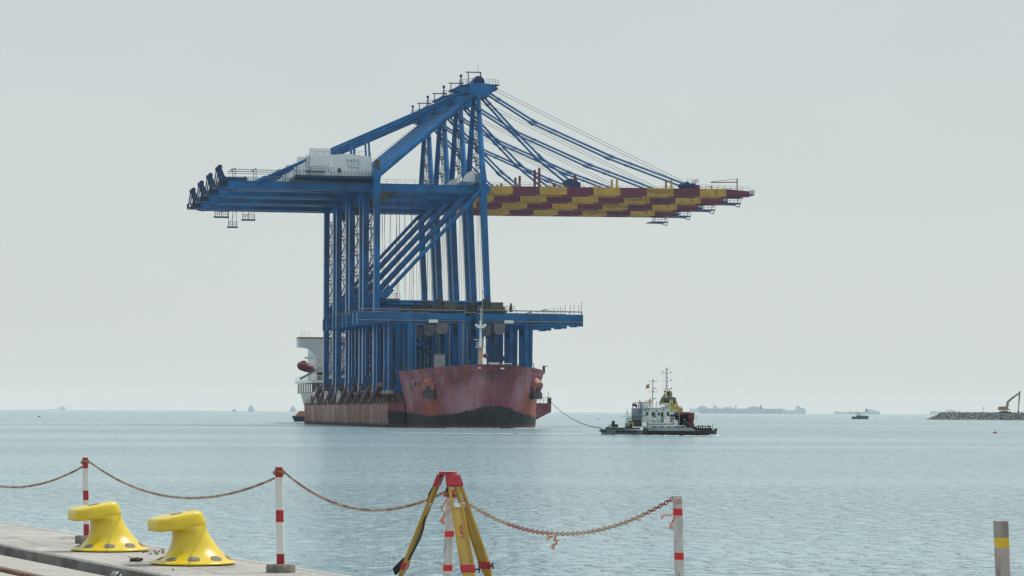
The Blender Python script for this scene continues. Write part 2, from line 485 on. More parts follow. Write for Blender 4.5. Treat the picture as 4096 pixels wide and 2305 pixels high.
    for p0 in (-31.4, -35.2, -41.0):
        zt = ZG1 + (p0 + 61.5) * (26.4 / 58.3)
        for q0 in (6.9, 13.2): MB().tube((p0 + (.8 if p0 > -32 else 0), q0, 72.5 if p0 < -32 else ZG1), (p0, q0, zt), .28, n=8).build('stay_support', BLUE, t)
    # apex
    m = MB()
    m.prism([(-4.0, 93.2), (1.8, 93.2), (1.6, 89.6), (-3.6, 89.6)], 6.4, 13.8)
    m.prism([(-8.6, 91.5), (-4.0, 93.2), (-3.6, 90.2)], 7.0, 13.2)
    m.prism([(1.8, 92.9), (3.6, 92.6), (3.6, 92.2), (1.6, 90.2)], 6.8, 13.4)
    m.prism([(-.8, 92.8), (4.2, 92.3), (4.2, 91.7), (0, 89.9)], 7.4, 12.8)
    m.build('mast_head', BLUE, t)
    m = MB()
    m.prism([(-2.6, 93.2), (-2.5, 94.2), (-1.6, 95.3), (-.4, 95.3), (.5, 94.3), (.6, 93.2)], 7.5, 12.8)
    m.build('sheave_housing', BLUE_D, t)
    m = MB()
    m.box(-6.6, -4.0, 6.6, 13.6, 92.35, 92.6)
    m.rail([(-6.6, 6.6, 92.6), (-2.8, 6.6, 93.2)], 1.3, .8, .05)
    m.rail([(.8, 6.5, 93.2), (4.2, 6.8, 92.9)], 1.3, .7, .05)
    m.box(1.8, 4.6, 6.7, 13.4, 92.9, 93.05)
    m.tube((-3.9, 8, 93.2), (-3.9, 8, 96.2), .14, n=6); m.tube((-.5, 8, 95.2), (-.5, 8, 96.4), .18, n=6)
    m.beam((-4.6, 8, 96.3), (-.3, 8, 96.35), (0, .1, 0), (0, 0, .14))
    m.tube((-6.0, 7.5, 92.6), (-6.0, 7.5, 95.4), .25, .15, n=6); m.ball((-6.0, 7.5, 95.2), .45, 6)
    m.tube((-1.0, 9, 96), (-1.0, 9, 98.6), .04, n=4)
    m.build('mast_top_gear', BLUE_D, t)
    # machinery house
    m = MB()
    m.prism([(-48.2, 67.0), (-48.2, 72.2), (-44, 72.35), (-37.6, 73.0), (-31.0, 72.3), (-31.0, 67.0)], 3.0, 17.2)
    hs = m.build('machinery_house', HOUSE, t)
    MB().box(-47.2, -41.9, 4.2, 8.6, 72.36, 74.4).box(-46.9, -46.5, 4.1, 4.19, 72.6, 74.2).build('roof_unit', WHITE, hs)
    m = MB().box(-40.2, -39.3, 2.9, 2.985, 67.9, 69.0, 0).build('door', GLASS, hs)
    MB().box(-42.6, -41.4, 2.5, 2.99, 69.2, 70.9).build('vent_hood', WHITE, hs)
    text('MPS', 1.45, (-37.9, 2.975, 70.5), BLUETXT, hs, sx=1.45)
    text('TEMA', 1.1, (-37.7, 2.975, 68.85), GREENTXT, hs, sx=1.25)
    MB().box(-37.7, -33.8, 2.96, 2.99, 70.02, 70.12).build('sign_rule', BLUETXT, hs)
    m = MB()
    m.box(-51.5, -30.7, 2.0, 17.8, 66.3, 66.99)
    m.rail([(-51.5, 2.0, 67), (-48.4, 2.0, 67), (-47.4, 2.0, 68.2), (-43.6, 2.0, 68.2), (-42.0, 2.0, 67), (-31, 2.0, 67)], 1.15, .9, .045)
    m.box(-49.0, -43.6, 1.95, 2.95, 67.9, 68.15)
    for z in (69.3, 70.4, 71.5): m.tube((-48.7, 2.6, z), (-47.9, 2.6, z), .05, n=4)
    m.tube((-48.7, 2.6, 67), (-48.7, 2.6, 72.6), .07, n=4); m.tube((-47.9, 2.6, 67), (-47.9, 2.6, 72.6), .07, n=4)
    m.rail([(-46.5, 3.1, 72.3), (-44, 3.1, 72.4), (-37.6, 3.1, 73.05), (-31.2, 3.1, 72.35)], 1.1, 1.6, .04)
    m.build('house_platform', BLUE_D, hs)
    # back end
    for q0 in (6.5, 13.0):
        m = MB()
        m.hexa([(-70.6, q0, ZG1 - .3), (-69.4, q0, ZG1 - .3), (-69.4, q0 + .8, ZG1 - .3), (-70.6, q0 + .8, ZG1 - .3)],
               [(-71.6, q0, 68.9), (-70.9, q0, 68.9), (-70.9, q0 + .8, 68.9), (-71.6, q0 + .8, 68.9)])
        m.tube((-71.3, q0 - .1, 69.0), (-71.3, q0 + .9, 69.0), .65, n=10)
        m.tube((-71.6, q0 + .4, 68.6), (-72.2, q0 + .4, 64.6), .2, n=6)
        m.box(-71.0, -64.0, q0 - .4, q0 + 1.0, ZG1 + .11, ZG1 + 1.0)
        m.build('rope_tensioner', BLUE_D, t)
    m = MB()
    m.box(-72.6, -69.3, 6.2, 14.0, ZG0 + .2, ZG0 + .5)
    m.rail([(-69.3, 6.2, ZG0 + .5), (-72.6, 6.2, ZG0 + .5), (-72.6, 14, ZG0 + .5)], 1.2, .8, .05)
    m.tube((-72.4, 6.4, ZG0 + .2), (-68.6, 6.4, ZG0 - .7), .12, n=5); m.tube((-68.6, 6.4, ZG0 - .7), (-66.4, 6.4, ZG0), .12, n=5)
    m.box(-71.6, -69.4, 6.6, 13.6, ZG0 + .5, ZG0 + 1.7)
    m.build('end_platform', BLUE_D, t)
    for q0 in (6.8, 13.2):
        m = MB()
        m.tube((-68.6, q0, 68.5), (-52.5, q0, 68.4), .09, n=5); m.tube((-68.6, q0, 67.9), (-52.5, q0, 67.9), .07, n=5)
        for p0 in (-67.2, -61.6, -55.2):
            m.tube((p0, q0, ZG1), (p0, q0, 68.9), .09, n=5)
            m.tube((p0, q0, 68.9), (p0 - 1.0, q0, 68.3), .08, n=4)
        m.build('festoon_frame', BLUE_D, t)
    m = MB()                                                  # trolley and cab under the girder
    m.box(-27.6, -23.6, 6.0, 14.2, ZG0 - .9, ZG0 - .15)
    m.box(-28.4, -26.3, 4.6, 6.9, ZG0 - 2.9, ZG0 - .25, 1)
    m.box(-28.2, -26.5, 4.55, 4.61, ZG0 - 2.2, ZG0 - 1.0, 2)
    m.build('trolley_cab', [DGREY, OLIVE, GLASS], t)
    m = MB()
    prof = [(3.2 * cos(a), 66.4 + 3.0 * sin(a)) for a in [pi / 2 * i / 8 for i in range(9)]]
    m.prism([(-2.4 - x, z) for x, z in prof] + [(-2.4, 66.4)], 5.6, 6.0)
    m.build('hinge_guard', WHITE, t)
    # stairs
    def stairs(pc, qa, qb, z0, z1, step, hw, mats, name):
        m = MB()
        z, k = z0, 0
        while z + step <= z1 + .01:
            a, b = (qa, qb) if k % 2 else (qb, qa)
            for s_ in (-hw, hw):
                m.beam((pc + s_, a, z), (pc + s_, b, z + step), (.05, 0, 0), (0, 0, .13))
                m.tube((pc + s_, a, z + 1.0), (pc + s_, b, z + step + 1.0), .04, n=4)
            n_ = 9
            for i in range(n_):
                f = (i + .5) / n_
                m.box(pc - hw, pc + hw, a + (b - a) * f - .14, a + (b - a) * f + .14, z + step * f - .04, z + step * f + .04)
            m.box(pc - hw - .3, pc + hw + .3, b - 1.2, b + 1.2, z + step - .1, z + step)
            m.rail([(pc - hw - .3, b - 1.2, z + step), (pc - hw - .3, b + 1.2, z + step)], 1.1, .8, .04)
            z += step; k += 1
        return m.build(name, mats, t)
    stairs(LP + .1, 6.0, 14.0, 14.2, 63.4, 2.9, .4, BLUE_D, 'leg_stairs')
    stairs(-1.5, 5.2, 10.4, 68.4, 88.6, 2.45, .4, BLUE_D, 'mast_stairs')
    m = MB()
    for i in range(9):
        z = 13.0 + i * 5.8
        m.tube((LP, 1, z), (LP, 19.2, z), .15, n=5)
        if i < 8: m.tube((LP, 1.0, z + 5.6), (LP, 19.2, z + .1), .11, n=5)
    m.build('leg_bracing', BLUE_D, t)
    for z in (72.5, 77.5, 82.5): MB().tube((-1.4, 1.5 + (z - 69) * .32, z), (-1.4, 18.7 - (z - 69) * .32, z), .14, n=5).build('mast_tie', BLUE_D, t)
    m = MB()                                                  # lower K bracing and bogies
    m.tube((LP + .8, 20.2, 31), (-.5, 20.2, ZF + 3.5), .45, n=8); m.tube((LP + .8, 20.2, ZF + 3.5), (-.5, 20.2, 31), .45, n=8)
    m.build('sea_fastening_brace', BLUE, t)
    for p0 in (LP, 1.3):
        for q0 in (-1.5, 3, 16, 21):
            m = MB().box(p0 - .7, p0 + .7, q0 - 1.3, q0 + 1.3, ZF - 1.1, ZF - .05)
            for dq in (-.8, .8): m.tube((p0 - .4, q0 + dq, ZF - 1.3), (p0 + .4, q0 + dq, ZF - 1.3), .45, n=10)
            m.build('wheel_bogie', DGREY, t)
    for q0 in (-1.4, 18.8):
        MB().box(LP + .8, LP + 6.2, q0, q0 + 2.6, 34.0, 34.25).rail([(LP + 2.4, q0, 34.25), (LP + 6.2, q0, 34.25)], 1.3, .9, .05).build('portal_landing', BLUE_D, t)
    return t
c1 = make_crane()
tag(c1, 'blue ship-to-shore crane numbered 11, nearest the bow, with white lettered machinery house')
notes = ['blue ship-to-shore crane numbered 12 on its boom, directly behind crane 11', 'blue ship-to-shore crane numbered 13 on its boom, directly behind crane 12',
         'blue ship-to-shore crane numbered 14 on its boom, farthest back on the ship']
for k in (1, 2, 3):
    c = dup(c1)
    c.location = shp(0, 27.0 * k, 0)
    c['label'] = notes[k - 1]
    for o in c.children_recursive:
        if o.name.startswith('number'):
            o.data = text_mesh('1%d' % (k + 1), 1.72, .72)
            o.data.materials.clear(); o.data.materials.append(INK)
            o.data.transform(Matrix.Rotation(pi / 2, 4, 'X'))
    if k == 3:
        for p0, p1, zt in ((-65, -61.2, 60.9), (-61.0, -58.6, 58.0), (-56.8, -53.4, 60.2)):
            m = MB().box(p0 - .3, p1 + .3, 5.6, 8.2, zt, zt + .35)
            m.rail([(p0, 5.6, zt + .3), (p1, 5.6, zt + .3)], 1.4, .6, .06)
            for pp in (p0, (p0 + p1) / 2, p1): m.tube((pp, 6.4, zt), (pp, 6.4, ZG0 - .2), .07, n=4)
            m.tube((p0, 6.4, zt + 1), (p1, 6.4, ZG0 - .4), .05, n=4)
            m.build('hanging_platform', BLUE_D, c)

# ------------------------------------------------------------------ yard gantry cranes between the legs
ZD = 9.0
def make_gantry(side):
    """side -1: girder reaches left of the centreline; +1 right"""
    t = thing('yard_gantry_crane', (0, 0, 0), '', 'crane', 'yard gantry cranes stowed on deck', ANG)
    S = side
    c0 = 1.4                                # inner end
    X = lambda a: S * a
    for y0 in (0.0, 7.0):
        m = MB()
        x0, x1 = sorted((X(c0), X(29.9)))
        m.box(x0, x1, y0, y0 + 1.3, 28.2, 29.9 if y0 else 29.7)
        m.box(x0 + .2, x1 - .2, y0 - .12, y0 + 1.42, 28.05, 28.197)
        m.box(x0, x1, y0 + .2, y0 + 1.0, 26.9, 28.05)
        e = X(29.0)
        m.box(e - .9, e + .9, y0 - .05, y0 + 1.35, 26.6, 29.6)
        m.build('girder', BLUE, t)
        legs = [(c0 + 1.0, .82), (15.4, .95)] + ([(21.2, .5)] if S < 0 else [])
        for a, hw in legs:
            m = MB()
            x = X(a)
            zf = ZD + (.8 if hw > .6 else 0.4)
            m.hexa([(x - hw, y0 + .1, zf), (x + hw, y0 + .1, zf), (x + hw, y0 + 1.2, zf), (x - hw, y0 + 1.2, zf)],
                   [(x - hw * 1.15, y0 + .05, 28.0), (x + hw * 1.15, y0 + .05, 28.0), (x + hw * 1.15, y0 + 1.25, 28.0), (x - hw * 1.15, y0 + 1.25, 28.0)])
            m.tube((x + .3 * hw, y0 - .1, zf + 1), (x + .3 * hw, y0 - .1, 27.8), .14, n=6, mi=1)
            m.box(x - hw * 1.6, x + hw * 1.6, y0 - .3, y0 + 1.6, zf - .7, zf + .2, 2 if hw < .6 else 0)
            m.build('leg', [BLUE, GREY if (a < 3 and y0 == 0) else BLUE_D, GREY], t)
    m = MB()
    x0, x1 = sorted((X(c0 + .2), X(29.6)))
    m.tube((x0, -.25, 27.7), (x1, -.25, 27.7), .18, n=6, mi=0)
    m.tube((x0, -.1, 30.6), (x1, -.1, 30.4), .16, n=6, mi=0)
    for i in range(9): m.tube((x0 + (x1 - x0) * i / 8, -.1, 29.7), (x0 + (x1 - x0) * i / 8, -.1, 30.5), .08, n=4)
    m.box(X(10) - 1.2, X(10) + 1.2, -.5, -.2, 27.2, 28.0, 1)
    m.build('cable_tray', [M('tray_steel', (.11, .13, .15), .5), WHITE], t)
    for a, hw in ((c0 + 1.0, .75), (15.4, .85)):
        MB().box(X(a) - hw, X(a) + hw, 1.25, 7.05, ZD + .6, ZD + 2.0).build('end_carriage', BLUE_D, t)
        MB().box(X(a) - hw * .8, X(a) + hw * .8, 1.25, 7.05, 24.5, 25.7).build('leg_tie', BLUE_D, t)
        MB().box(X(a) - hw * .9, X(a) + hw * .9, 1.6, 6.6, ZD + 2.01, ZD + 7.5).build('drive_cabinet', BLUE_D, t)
    m = MB()
    a = X(6.2)
    m.box(a - 3.2, a + 3.4, .4, 8.0, 30.0, 30.7, 0)
    m.box(a - .8, a + 2.4, .2, 4.0, 30.7, 32.7, 1)
    m.tube((a - 1.8, .4, 33.0), (a - 1.8, 5, 33.0), .75, n=12, mi=0)
    m.box(a - 2.4, a - 1.2, .6, 4.6, 30.7, 32.6, 0)
    m.tube((a + 4.6, 1, 30.2), (a + 4.6, 1, 32.5), .5, .25, n=6, mi=0)
    m.rail([(a + 2.6, .3, 30.7), (a + 5.4, .3, 30.7)], 1.0, .7, .05)
    for i in range(7): m.box(a - 3 + i * .9, a - 2.5 + i * .9, .3, 1.2, 30.7, 31.1 + (i * 37 % 5) * .2, i % 2)
    m.build('hoist_trolley', [DGREY, OLIVE], t)
    m = MB()
    a = X(7.6)
    m.prism([(a - 1.5, 27.2), (a + 1.5, 27.2), (a + 1.3, 24.8), (a + .6, 24.3), (a - .9, 24.3), (a - 1.5, 24.9)], -.4, 2.6)
    m.build('operator_cab', M('cab_grey', (.11, .12, .125), .5, scale=.6, var=.2), t)
    for i in range(6): MB().tube((a - 1.2 + i * .45, 2 + i * .3, 26), (a - 3.2 + i * .4 + (i % 2) * 1.5, 2.5 + i * .3, 12), .05, n=4).build('hoist_rope', ROPE, t)
    if S > 0:
        for a_, h_ in ((21.5, 1.2), (22.0, 1.6), (24.0, 2.0), (26.6, 2.2), (27.6, 2.6), (28.9, 2.4), (29.6, 3.3)):
            MB().tube((a_, .6, 29.6), (a_, .6, 29.8 + h_), .06, n=4).build('antenna', DGREY, t)
    m = MB().tube((X(18), .5, 30.4), (X(20.2), .5, 31.0), .12, n=5); m.tube((X(20.2), .5, 31.0), (X(20.7), .5, 30.3), .12, n=5)
    m.build('cable_hook', DGREY, t)
    m = MB()
    x = X(16.6)
    m.path([(x, .5, 17), (x + S * .5, .5, 15), (x + S * .6, .5, 12)], .12, 5)
    m.box(min(x, x + S * .7), max(x, x + S * .7), .2, 1.2, 11.2, 12.2)
    for i in range(5): m.tube((x, .4, 12.4 + i * .8), (x + S * .5, .4, 12.6 + i * .8), .07, n=4)
    m.build('cable_reel_guide', DGREY, t)
    return t
GL = ['nearest the camera in the left row, beside the bow', 'second from the bow in the left row', 'third from the bow in the left row', 'rearmost of the left row among big crane legs']
GR = ['overhanging the bow at right, rods on its girder end', 'second from the camera in the right row', 'rearmost of the right row']
gl = make_gantry(-1); gr = make_gantry(1)
for proto, lab in ((gl, GL), (gr, GR)):
    for i, tx in enumerate(lab):
        g = proto if i == 0 else dup(proto)
        g.location = shp(-8.7, -24 + 20 * i, 0)
        g['label'] = 'blue yard gantry crane ' + tx

# ------------------------------------------------------------------ heavy-lift ship
def hull_material(name, red, side=False):
    """rust-streaked paint with a ragged dark band above the water"""
    m = bpy.data.materials.new(name)
    m.use_nodes = True
    n, l = m.node_tree.nodes, m.node_tree.links
    b = n['Principled BSDF']
    b.inputs['Roughness'].default_value = .6
    b.inputs['Specular IOR Level'].default_value = .12 if side else .35
    t = n.new('ShaderNodeTexCoord')
    s = n.new('ShaderNodeSeparateXYZ')
    l.new(t.outputs['Object'], s.inputs[0])
    def noise(scale, st, det=4, rough=.6):
        mp = n.new('ShaderNodeMapping'); mp.inputs['Scale'].default_value = st
        l.new(t.outputs['Object'], mp.inputs[0])
        z = n.new('ShaderNodeTexNoise'); z.inputs['Scale'].default_value = scale
        z.inputs['Detail'].default_value = det; z.inputs['Roughness'].default_value = rough
        l.new(mp.outputs[0], z.inputs['Vector'])
        return z.outputs['Fac']
    def ramp(x, els):
        r = n.new('ShaderNodeValToRGB')
        r.color_ramp.elements[0].position, r.color_ramp.elements[0].color = els[0][0], (*els[0][1], 1)
        r.color_ramp.elements[1].position, r.color_ramp.elements[1].color = els[-1][0], (*els[-1][1], 1)
        for p, c in els[1:-1]:
            e = r.color_ramp.elements.new(p); e.color = (*c, 1)
        l.new(x, r.inputs[0])
        return r.outputs[0]
    def mixc(f, a, c):
        k = n.new('ShaderNodeMixRGB')
        if isinstance(f, (int, float)): k.inputs[0].default_value = f
        else: l.new(f, k.inputs[0])
        for i, x in ((1, a), (2, c)):
            if isinstance(x, tuple): k.inputs[i].default_value = (*x, 1)
            else: l.new(x, k.inputs[i])
        return k.outputs[0]
    def mth(op, a, c, cl=False):
        k = n.new('ShaderNodeMath'); k.operation = op; k.use_clamp = cl
        for i, x in enumerate((a, c)):
            if isinstance(x, (int, float)): k.inputs[i].default_value = x
            else: l.new(x, k.inputs[i])
        return k.outputs[0]
    if side:
        base = ramp(noise(.07, (1, 1, .28), 8, .70), [(.30, (.13, .05, .045)), (.42, (.28, .165, .135)), (.49, (.18, .08, .07)), (.56, (.40, .29, .24)), (.62, (.20, .09, .08)), (.70, (.08, .035, .032))])
        base = mixc(ramp(noise(.2, (1, 1, .5), 3), [(.5, (0, 0, 0)), (.62, (.55, .55, .55))]), base, (.26, .15, .17))
        thr = 1.1
    else:
        base = ramp(noise(.075, (1, 1, .8), 4), [(.3, tuple(c * .75 for c in red)), (.5, red), (.57, (.28, .12, .155)), (.72, (.36, .20, .24))])
        base = mixc(ramp(noise(.45, (1, 1, .06), 4), [(.52, (0, 0, 0)), (.66, (.75, .75, .75))]), base, (.26, .075, .035))
        base = mixc(ramp(noise(.35, (1, 1, .05), 5), [(.60, (0, 0, 0)), (.72, (.8, .8, .8))]), base, (.06, .02, .022))
        # rust runs below the two anchors
        for x0, wd in ((-12.6, 2.2), (12.6, 3.4)):
            ax_ = mth('ABSOLUTE', mth('SUBTRACT', s.outputs['X'], x0), 0)
            near = mth('SUBTRACT', 1.0, mth('DIVIDE', ax_, wd), True)
            low = mth('MULTIPLY', mth('SUBTRACT', 9.6, s.outputs['Z']), .5, True)
            runs = mth('MULTIPLY', mth('SUBTRACT', noise(.9, (1, 1, .05), 4), .30), 3.2, True)
            front = mth('MULTIPLY', mth('SUBTRACT', -62.0, s.outputs['Y']), .5, True)
            base = mixc(mth('MULTIPLY', mth('MULTIPLY', near, low), mth('MULTIPLY', runs, front)), base, (.33, .085, .03))
        # soot and grease hanging below the bow chocks
        soot = mth('MULTIPLY', mth('MULTIPLY', mth('SUBTRACT', noise(.16, (1, 1, .25), 5), .52), 7.0, True), mth('MULTIPLY', mth('SUBTRACT', s.outputs['Z'], 9.5), .35, True))
        base = mixc(mth('MULTIPLY', soot, .7), base, (.035, .02, .028))
        # height of the dark band across the bow
        mr = n.new('ShaderNodeMapRange')
        mr.inputs[1].default_value, mr.inputs[2].default_value = -24.0, 24.0
        l.new(s.outputs['X'], mr.inputs[0])
        g = lambda z: (z / 8.0,) * 3
        thr = mth('MULTIPLY', ramp(mr.outputs[0], [(0.0, g(4.6)), (.14, g(4.3)), (.22, g(3.2)), (.35, g(4.0)), (.44, g(5.1)), (.50, g(5.8)), (.60, g(5.7)), (.67, g(4.4)), (.80, g(3.1)), (.88, g(2.9)), (.93, g(4.0)), (1.0, g(3.6))]), 8.0)
    thr = mth('ADD', thr, mth('MULTIPLY', mth('SUBTRACT', noise(.8, (1, 1, .25), 6, .7), .5), 1.6))
    f = mth('MULTIPLY', mth('SUBTRACT', thr, s.outputs['Z']), 2.2, True)
    dark = ramp(noise(.5, (1, 1, .5), 5), [(.35, (.008, .012, .018)), (.6, (.02, .024, .03)), (.75, (.07, .06, .06))])
    base = mixc(f, base, dark)
    if not side:
        f2 = mth('MULTIPLY', mth('SUBTRACT', mth('ADD', .6, noise(.3, (1, 1, .4), 4)), s.outputs['Z']), 1.6, True)
        base = mixc(f2, base, (.10, .045, .05))
    l.new(base, b.inputs['Base Color'])
    bp = n.new('ShaderNodeBump'); bp.inputs['Distance'].default_value = .08
    l.new(noise(.22, (1, 1, 1), 3), bp.inputs['Height'])
    l.new(bp.outputs[0], b.inputs['Normal'])
    return m
HULLR = hull_material('weathered_red_hull', (.20, .055, .08))
HULLS = hull_material('streaked_brown_hull_side', None, True)
HWHITE = M('deckhouse_white', (.54, .56, .56), .55, scale=.3, stretch=(1, 1, .3), var=.06)
HULLW = M('stained_white_hull', (.58, .56, .53), .6, scale=.4, stretch=(1, 1, .3), col2=(.30, .28, .27), lo=.45, hi=.8)
DECK = M('deck_steel', (.07, .03, .03), .8, scale=.5, var=.4)
STRUT = M('fastening_strut_steel', (.11, .06, .065), .7, scale=.6, var=.4)
CREAM = M('cream_mast_paint', (.50, .40, .24), .5, scale=.6, var=.12)
PINK = M('faded_red_bolster', (.34, .11, .10), .5, scale=.8)
ORANGE = M('lifeboat_orange', (.12, .02, .03), .5, scale=.8)
CP, CQ = -9.7, 40.0
ship = thing('cargo_ship', shp(CP, CQ, 0), 'rust-streaked red heavy-lift ship carrying the blue cranes, bow towards the quay', 'ship', None, ANG)
OFF = (CP, CQ, 0)
def S(): return MB(OFF)
HB = 17.0
# bow: rings in plan by height
def bow_outline(hw, q_stem, q_aft, n=40):
    pts = []
    for i in range(n + 1):
        a = pi * i / n
        c, s_ = cos(a), sin(a)
        x = -hw * (abs(c) ** .80) * (1 if c > 0 else -1)
        y = q_aft - (q_aft - q_stem) * (s_ ** .85)
        pts.append((CP + x, y))
    return pts
def stem_top(x, zs, zc): 
    return zs + (zc - zs) * max(0, 1 - (abs(x - CP) / 18.7) ** 1.8)
lv = [(-2.0, 16.6, -50.0), (1.5, 16.9, -51.5), (4.5, 16.8, -52.0), (7.5, 16.9, -52.5), (10.5, 17.5, -53.2), (13.2, 18.3, -54.2), (14.4, 18.75, -54.8)]
rings = []
for k, (z, hw, qs) in enumerate(lv):
    o = bow_outline(hw, qs, -26.0 if z > 5 else -24.0)
    rings.append([(x, y, z + ((16.0 - 14.4) * max(0, 1 - (abs(x - CP) / 18.7) ** 1.8) * (z / 14.4 if z > 0 else 0))) for x, y in o])
m = S()
m.loft(rings, 0, cap=False)
ri = [(CP + (x - CP) * .975, y + .5, z) for x, y, z in rings[-1]]
rl = [(x, y, z - 1.6) for x, y, z in ri]
m.loft([rings[-1], ri, rl], 0, cap=False)
m.add(rl, [tuple(range(len(rl)))], 1)
m.add([rings[k][0] for k in range(len(rings))] + [rings[k][-1] for k in range(len(rings))][::-1], [tuple(range(2 * len(rings)))], 0)
bow = m.build('bow', [HULLR, DECK], ship)
# main hull below and the wide deck
m = S()
m.box(CP - HB, CP + HB, -25.9, 150, -2, 6.0, 0)
m.prism([(CP - HB, 150), (CP + HB, 150), (CP + 15, 176), (CP + 9, 184), (CP - 9, 184), (CP - 15, 176)], -2, 6.0, 0, 'xy')
m.build('hull', [HULLR], ship)
m = S()
xl, xr = CP - 21.5, CP + 21.5
m.prism([(xl, 6.3), (CP - HB + .01, 6.3), (CP - HB + .01, -1.9), (xl + 1.0, -1.9), (xl, .2)], -28.6, 143.6, 0)
m.build('side_sponson', HULLS, ship)
m = S()
m.prism([(xl - .02, 6.34), (CP - HB + .01, 6.34), (CP - HB + .01, -1.5), (xl + .6, -1.5), (xl - .02, 2.5)], -28.66, -28.45, 0)
m.prism([(xl - .05, 6.36), (CP - HB + .01, 6.36), (CP - HB + .01, 5.95), (xl - .05, 5.95)], -28.6, 143.6, 1)
m.build('sponson_end_cap', [HULLR, DECK], ship)
m = S()
m.prism([(xr, 6.3), (xr, 4.2), (CP + HB - .01, 1.9), (CP + HB - .01, 6.3)], -28.6, 143.6, 0)
m.build('side_sponson', HULLR, ship)
m = S()
m.box(xl + .1, xr - .1, -28.4, 143.5, 6.37, 6.5, 0)
m.rail([(xr, -28.4, 6.5), (xr - 8, -28.4, 6.5)], 1.5, 1.0, .05, 1)
m.box(xr - 7, xr - 4.6, -27.4, -25, 6.5, 8.1, 1)
m.box(xr - .8, xr, -28.6, -27.8, 6.31, 7.8, 1)
m.tube((xr - .7, -28, 7.8), (xr - .7, -28, 9.4), .06, n=4, mi=1)
rnd = random.Random(3)
for i in range(150):                         # lashings, vents and stools along the deck edge
    q = rnd.uniform(-27, 140); p = xl + rnd.uniform(.4, 5)
    m.box(p - .4, p + rnd.uniform(.2, 1.4), q, q + rnd.uniform(.4, 2.2), 6.5, 6.5 + rnd.uniform(.4, 2.8), 2)
m.rail([(xl + .15, -10, 6.5), (xl + .15, 140, 6.5)], 1.1, 2.5, .045, 2)
m.build('deck', [DECK, DGREY, STRUT], ship)
# stern with poop
m = S()
out = [(CP - 19.2, 143), (CP - 19.2, 172), (CP - 17.5, 182), (CP - 13, 187), (CP + 13, 187), (CP + 17.5, 182), (CP + 19.2, 172), (CP + 19.2, 143)]
low = [(CP - 16.8, 143), (CP - 16.6, 168), (CP - 14, 176), (CP - 9, 180), (CP + 9, 180), (CP + 14, 176), (CP + 16.6, 168), (CP + 16.8, 143)]
m.loft([[(x, y, -1) for x, y in low], [(x, y, 9.8) for x, y in out]], 0)
m.build('stern', HULLW, ship)
m = S()
m.box(CP - 18.9, CP + 18.9, 144, 184, 9.8, 10.0, 0)
for i in range(9): m.box(CP - 18.9, CP - 18.6, 145 + i * 4.6, 145.6 + i * 4.6, 10.0, 12.9, 0)
for i in range(8): m.box(CP - 18.6 + i * 1.3, CP - 18.2 + i * 1.3, 144.1, 144.5, 10, 12.9, 0)
m.box(CP - 14, CP + 17, 148, 182, 10.0, 12.9, 0)
for i in range(7): m.box(CP - 18 + i * .8, CP - 17.7 + i * .8, 143.6, 144, 10.4, 11 + (i * 7 % 5) * .4, 1)
m.build('mooring_deck', [DGREY, WHITE], ship)
m = S()
m.box(CP - 19.3, CP + 19.3, 143.8, 186, 12.95, 13.9, 0)
m.rail([(CP - 19.3, 143.9, 13.9), (CP - 13, 143.9, 13.9)], 1.3, 1.4, .06, 0)
m.rail([(CP - 19.3, 143.9, 13.9), (CP - 19.3, 186, 13.9)], 1.3, 2.5, .06, 0)
m.box(CP - 17.2, CP - 15.6, 145, 147, 13.9, 16.4, 1)
m.build('poop_deck', [WHITE, DGREY], ship)
m = S()
m.box(CP - 16.4, CP + 14, 152, 176, 13.9, 24.0, 0)
m.prism([(CP - 22.3, 27.2), (CP - 22.3, 24.5), (CP - 19.4, 24.2), (CP - 17.9, 23.6), (CP - 17.0, 22.6), (CP - 16.5, 21), (CP - 16.4, 18), (CP + 15, 18), (CP + 17, 23), (CP + 20, 23.4), (CP + 20, 27.2)], 151, 158, 0)
m.box(CP - 22.4, CP + 20.1, 150.9, 158.1, 27.2, 27.6, 1)
for i in range(18): m.box(CP - 11 + i * 1.5, CP - 10 + i * 1.5, 150.94, 150.995, 24.9, 26.2, 2)
for zz in (15, 18, 21):
    for i in range(8): m.box(CP - 10.6 + i * 3, CP - 9.8 + i * 3, 151.9, 151.995, zz, zz + 1, 2)
m.rail([(CP - 21.5, 152, 27.6), (CP - 19, 152, 27.6)], 1.8, 1.2, .05, 0)
m.box(CP - 3, CP + 3, 164, 172, 24, 31.5, 3)
m.build('deckhouse', [HWHITE, ORANGE, GLASS, ORANGE], ship)
m = S()                                       # boat deck structure at the left of the house
m.tube((CP - 17.00, 150.5, 13.9), (CP - 17.00, 150.5, 22), .25, n=6)
m.box(CP - 20.20, CP - 15.90, 150, 154, 20.7, 21.0); m.box(CP - 20.80, CP - 16.40, 149.9, 150, 20.9, 21.3)
m.rail([(CP - 16.80, 150.2, 16.2), (CP - 14.00, 150.2, 16.2)], 1.2, .8, .05); m.rail([(CP - 16.80, 150.2, 18.4), (CP - 13.40, 150.2, 18.4)], 1.2, .8, .05)
m.box(CP - 17.80, CP - 13.40, 150, 152, 16.0, 16.2); m.box(CP - 16.80, CP - 13.40, 150, 152, 18.2, 18.4)
m.tube((CP - 18.80, 150.5, 13.9), (CP - 18.80, 150.5, 16.2), .1, n=5)
m.build('boat_deck', WHITE, ship)
m = S()
m.beam((CP - 22.40, 148, 14.2), (CP - 16.80, 148, 17.3), (0, .5, 0), (-.15, 0, .3), 1)
m.tube((CP - 19.20, 148, 13.9), (CP - 19.20, 148, 15.9), .12, n=5, mi=1)
m.beam((CP - 21.60, 148, 19.6), (CP - 18.00, 148, 17.4), (0, .4, 0), (.1, 0, .2), 0)
d = Vector((5.0, 0, 2.2)).normalized()
c0 = Vector((CP - 20.60, 148, 18.0))
rr = []
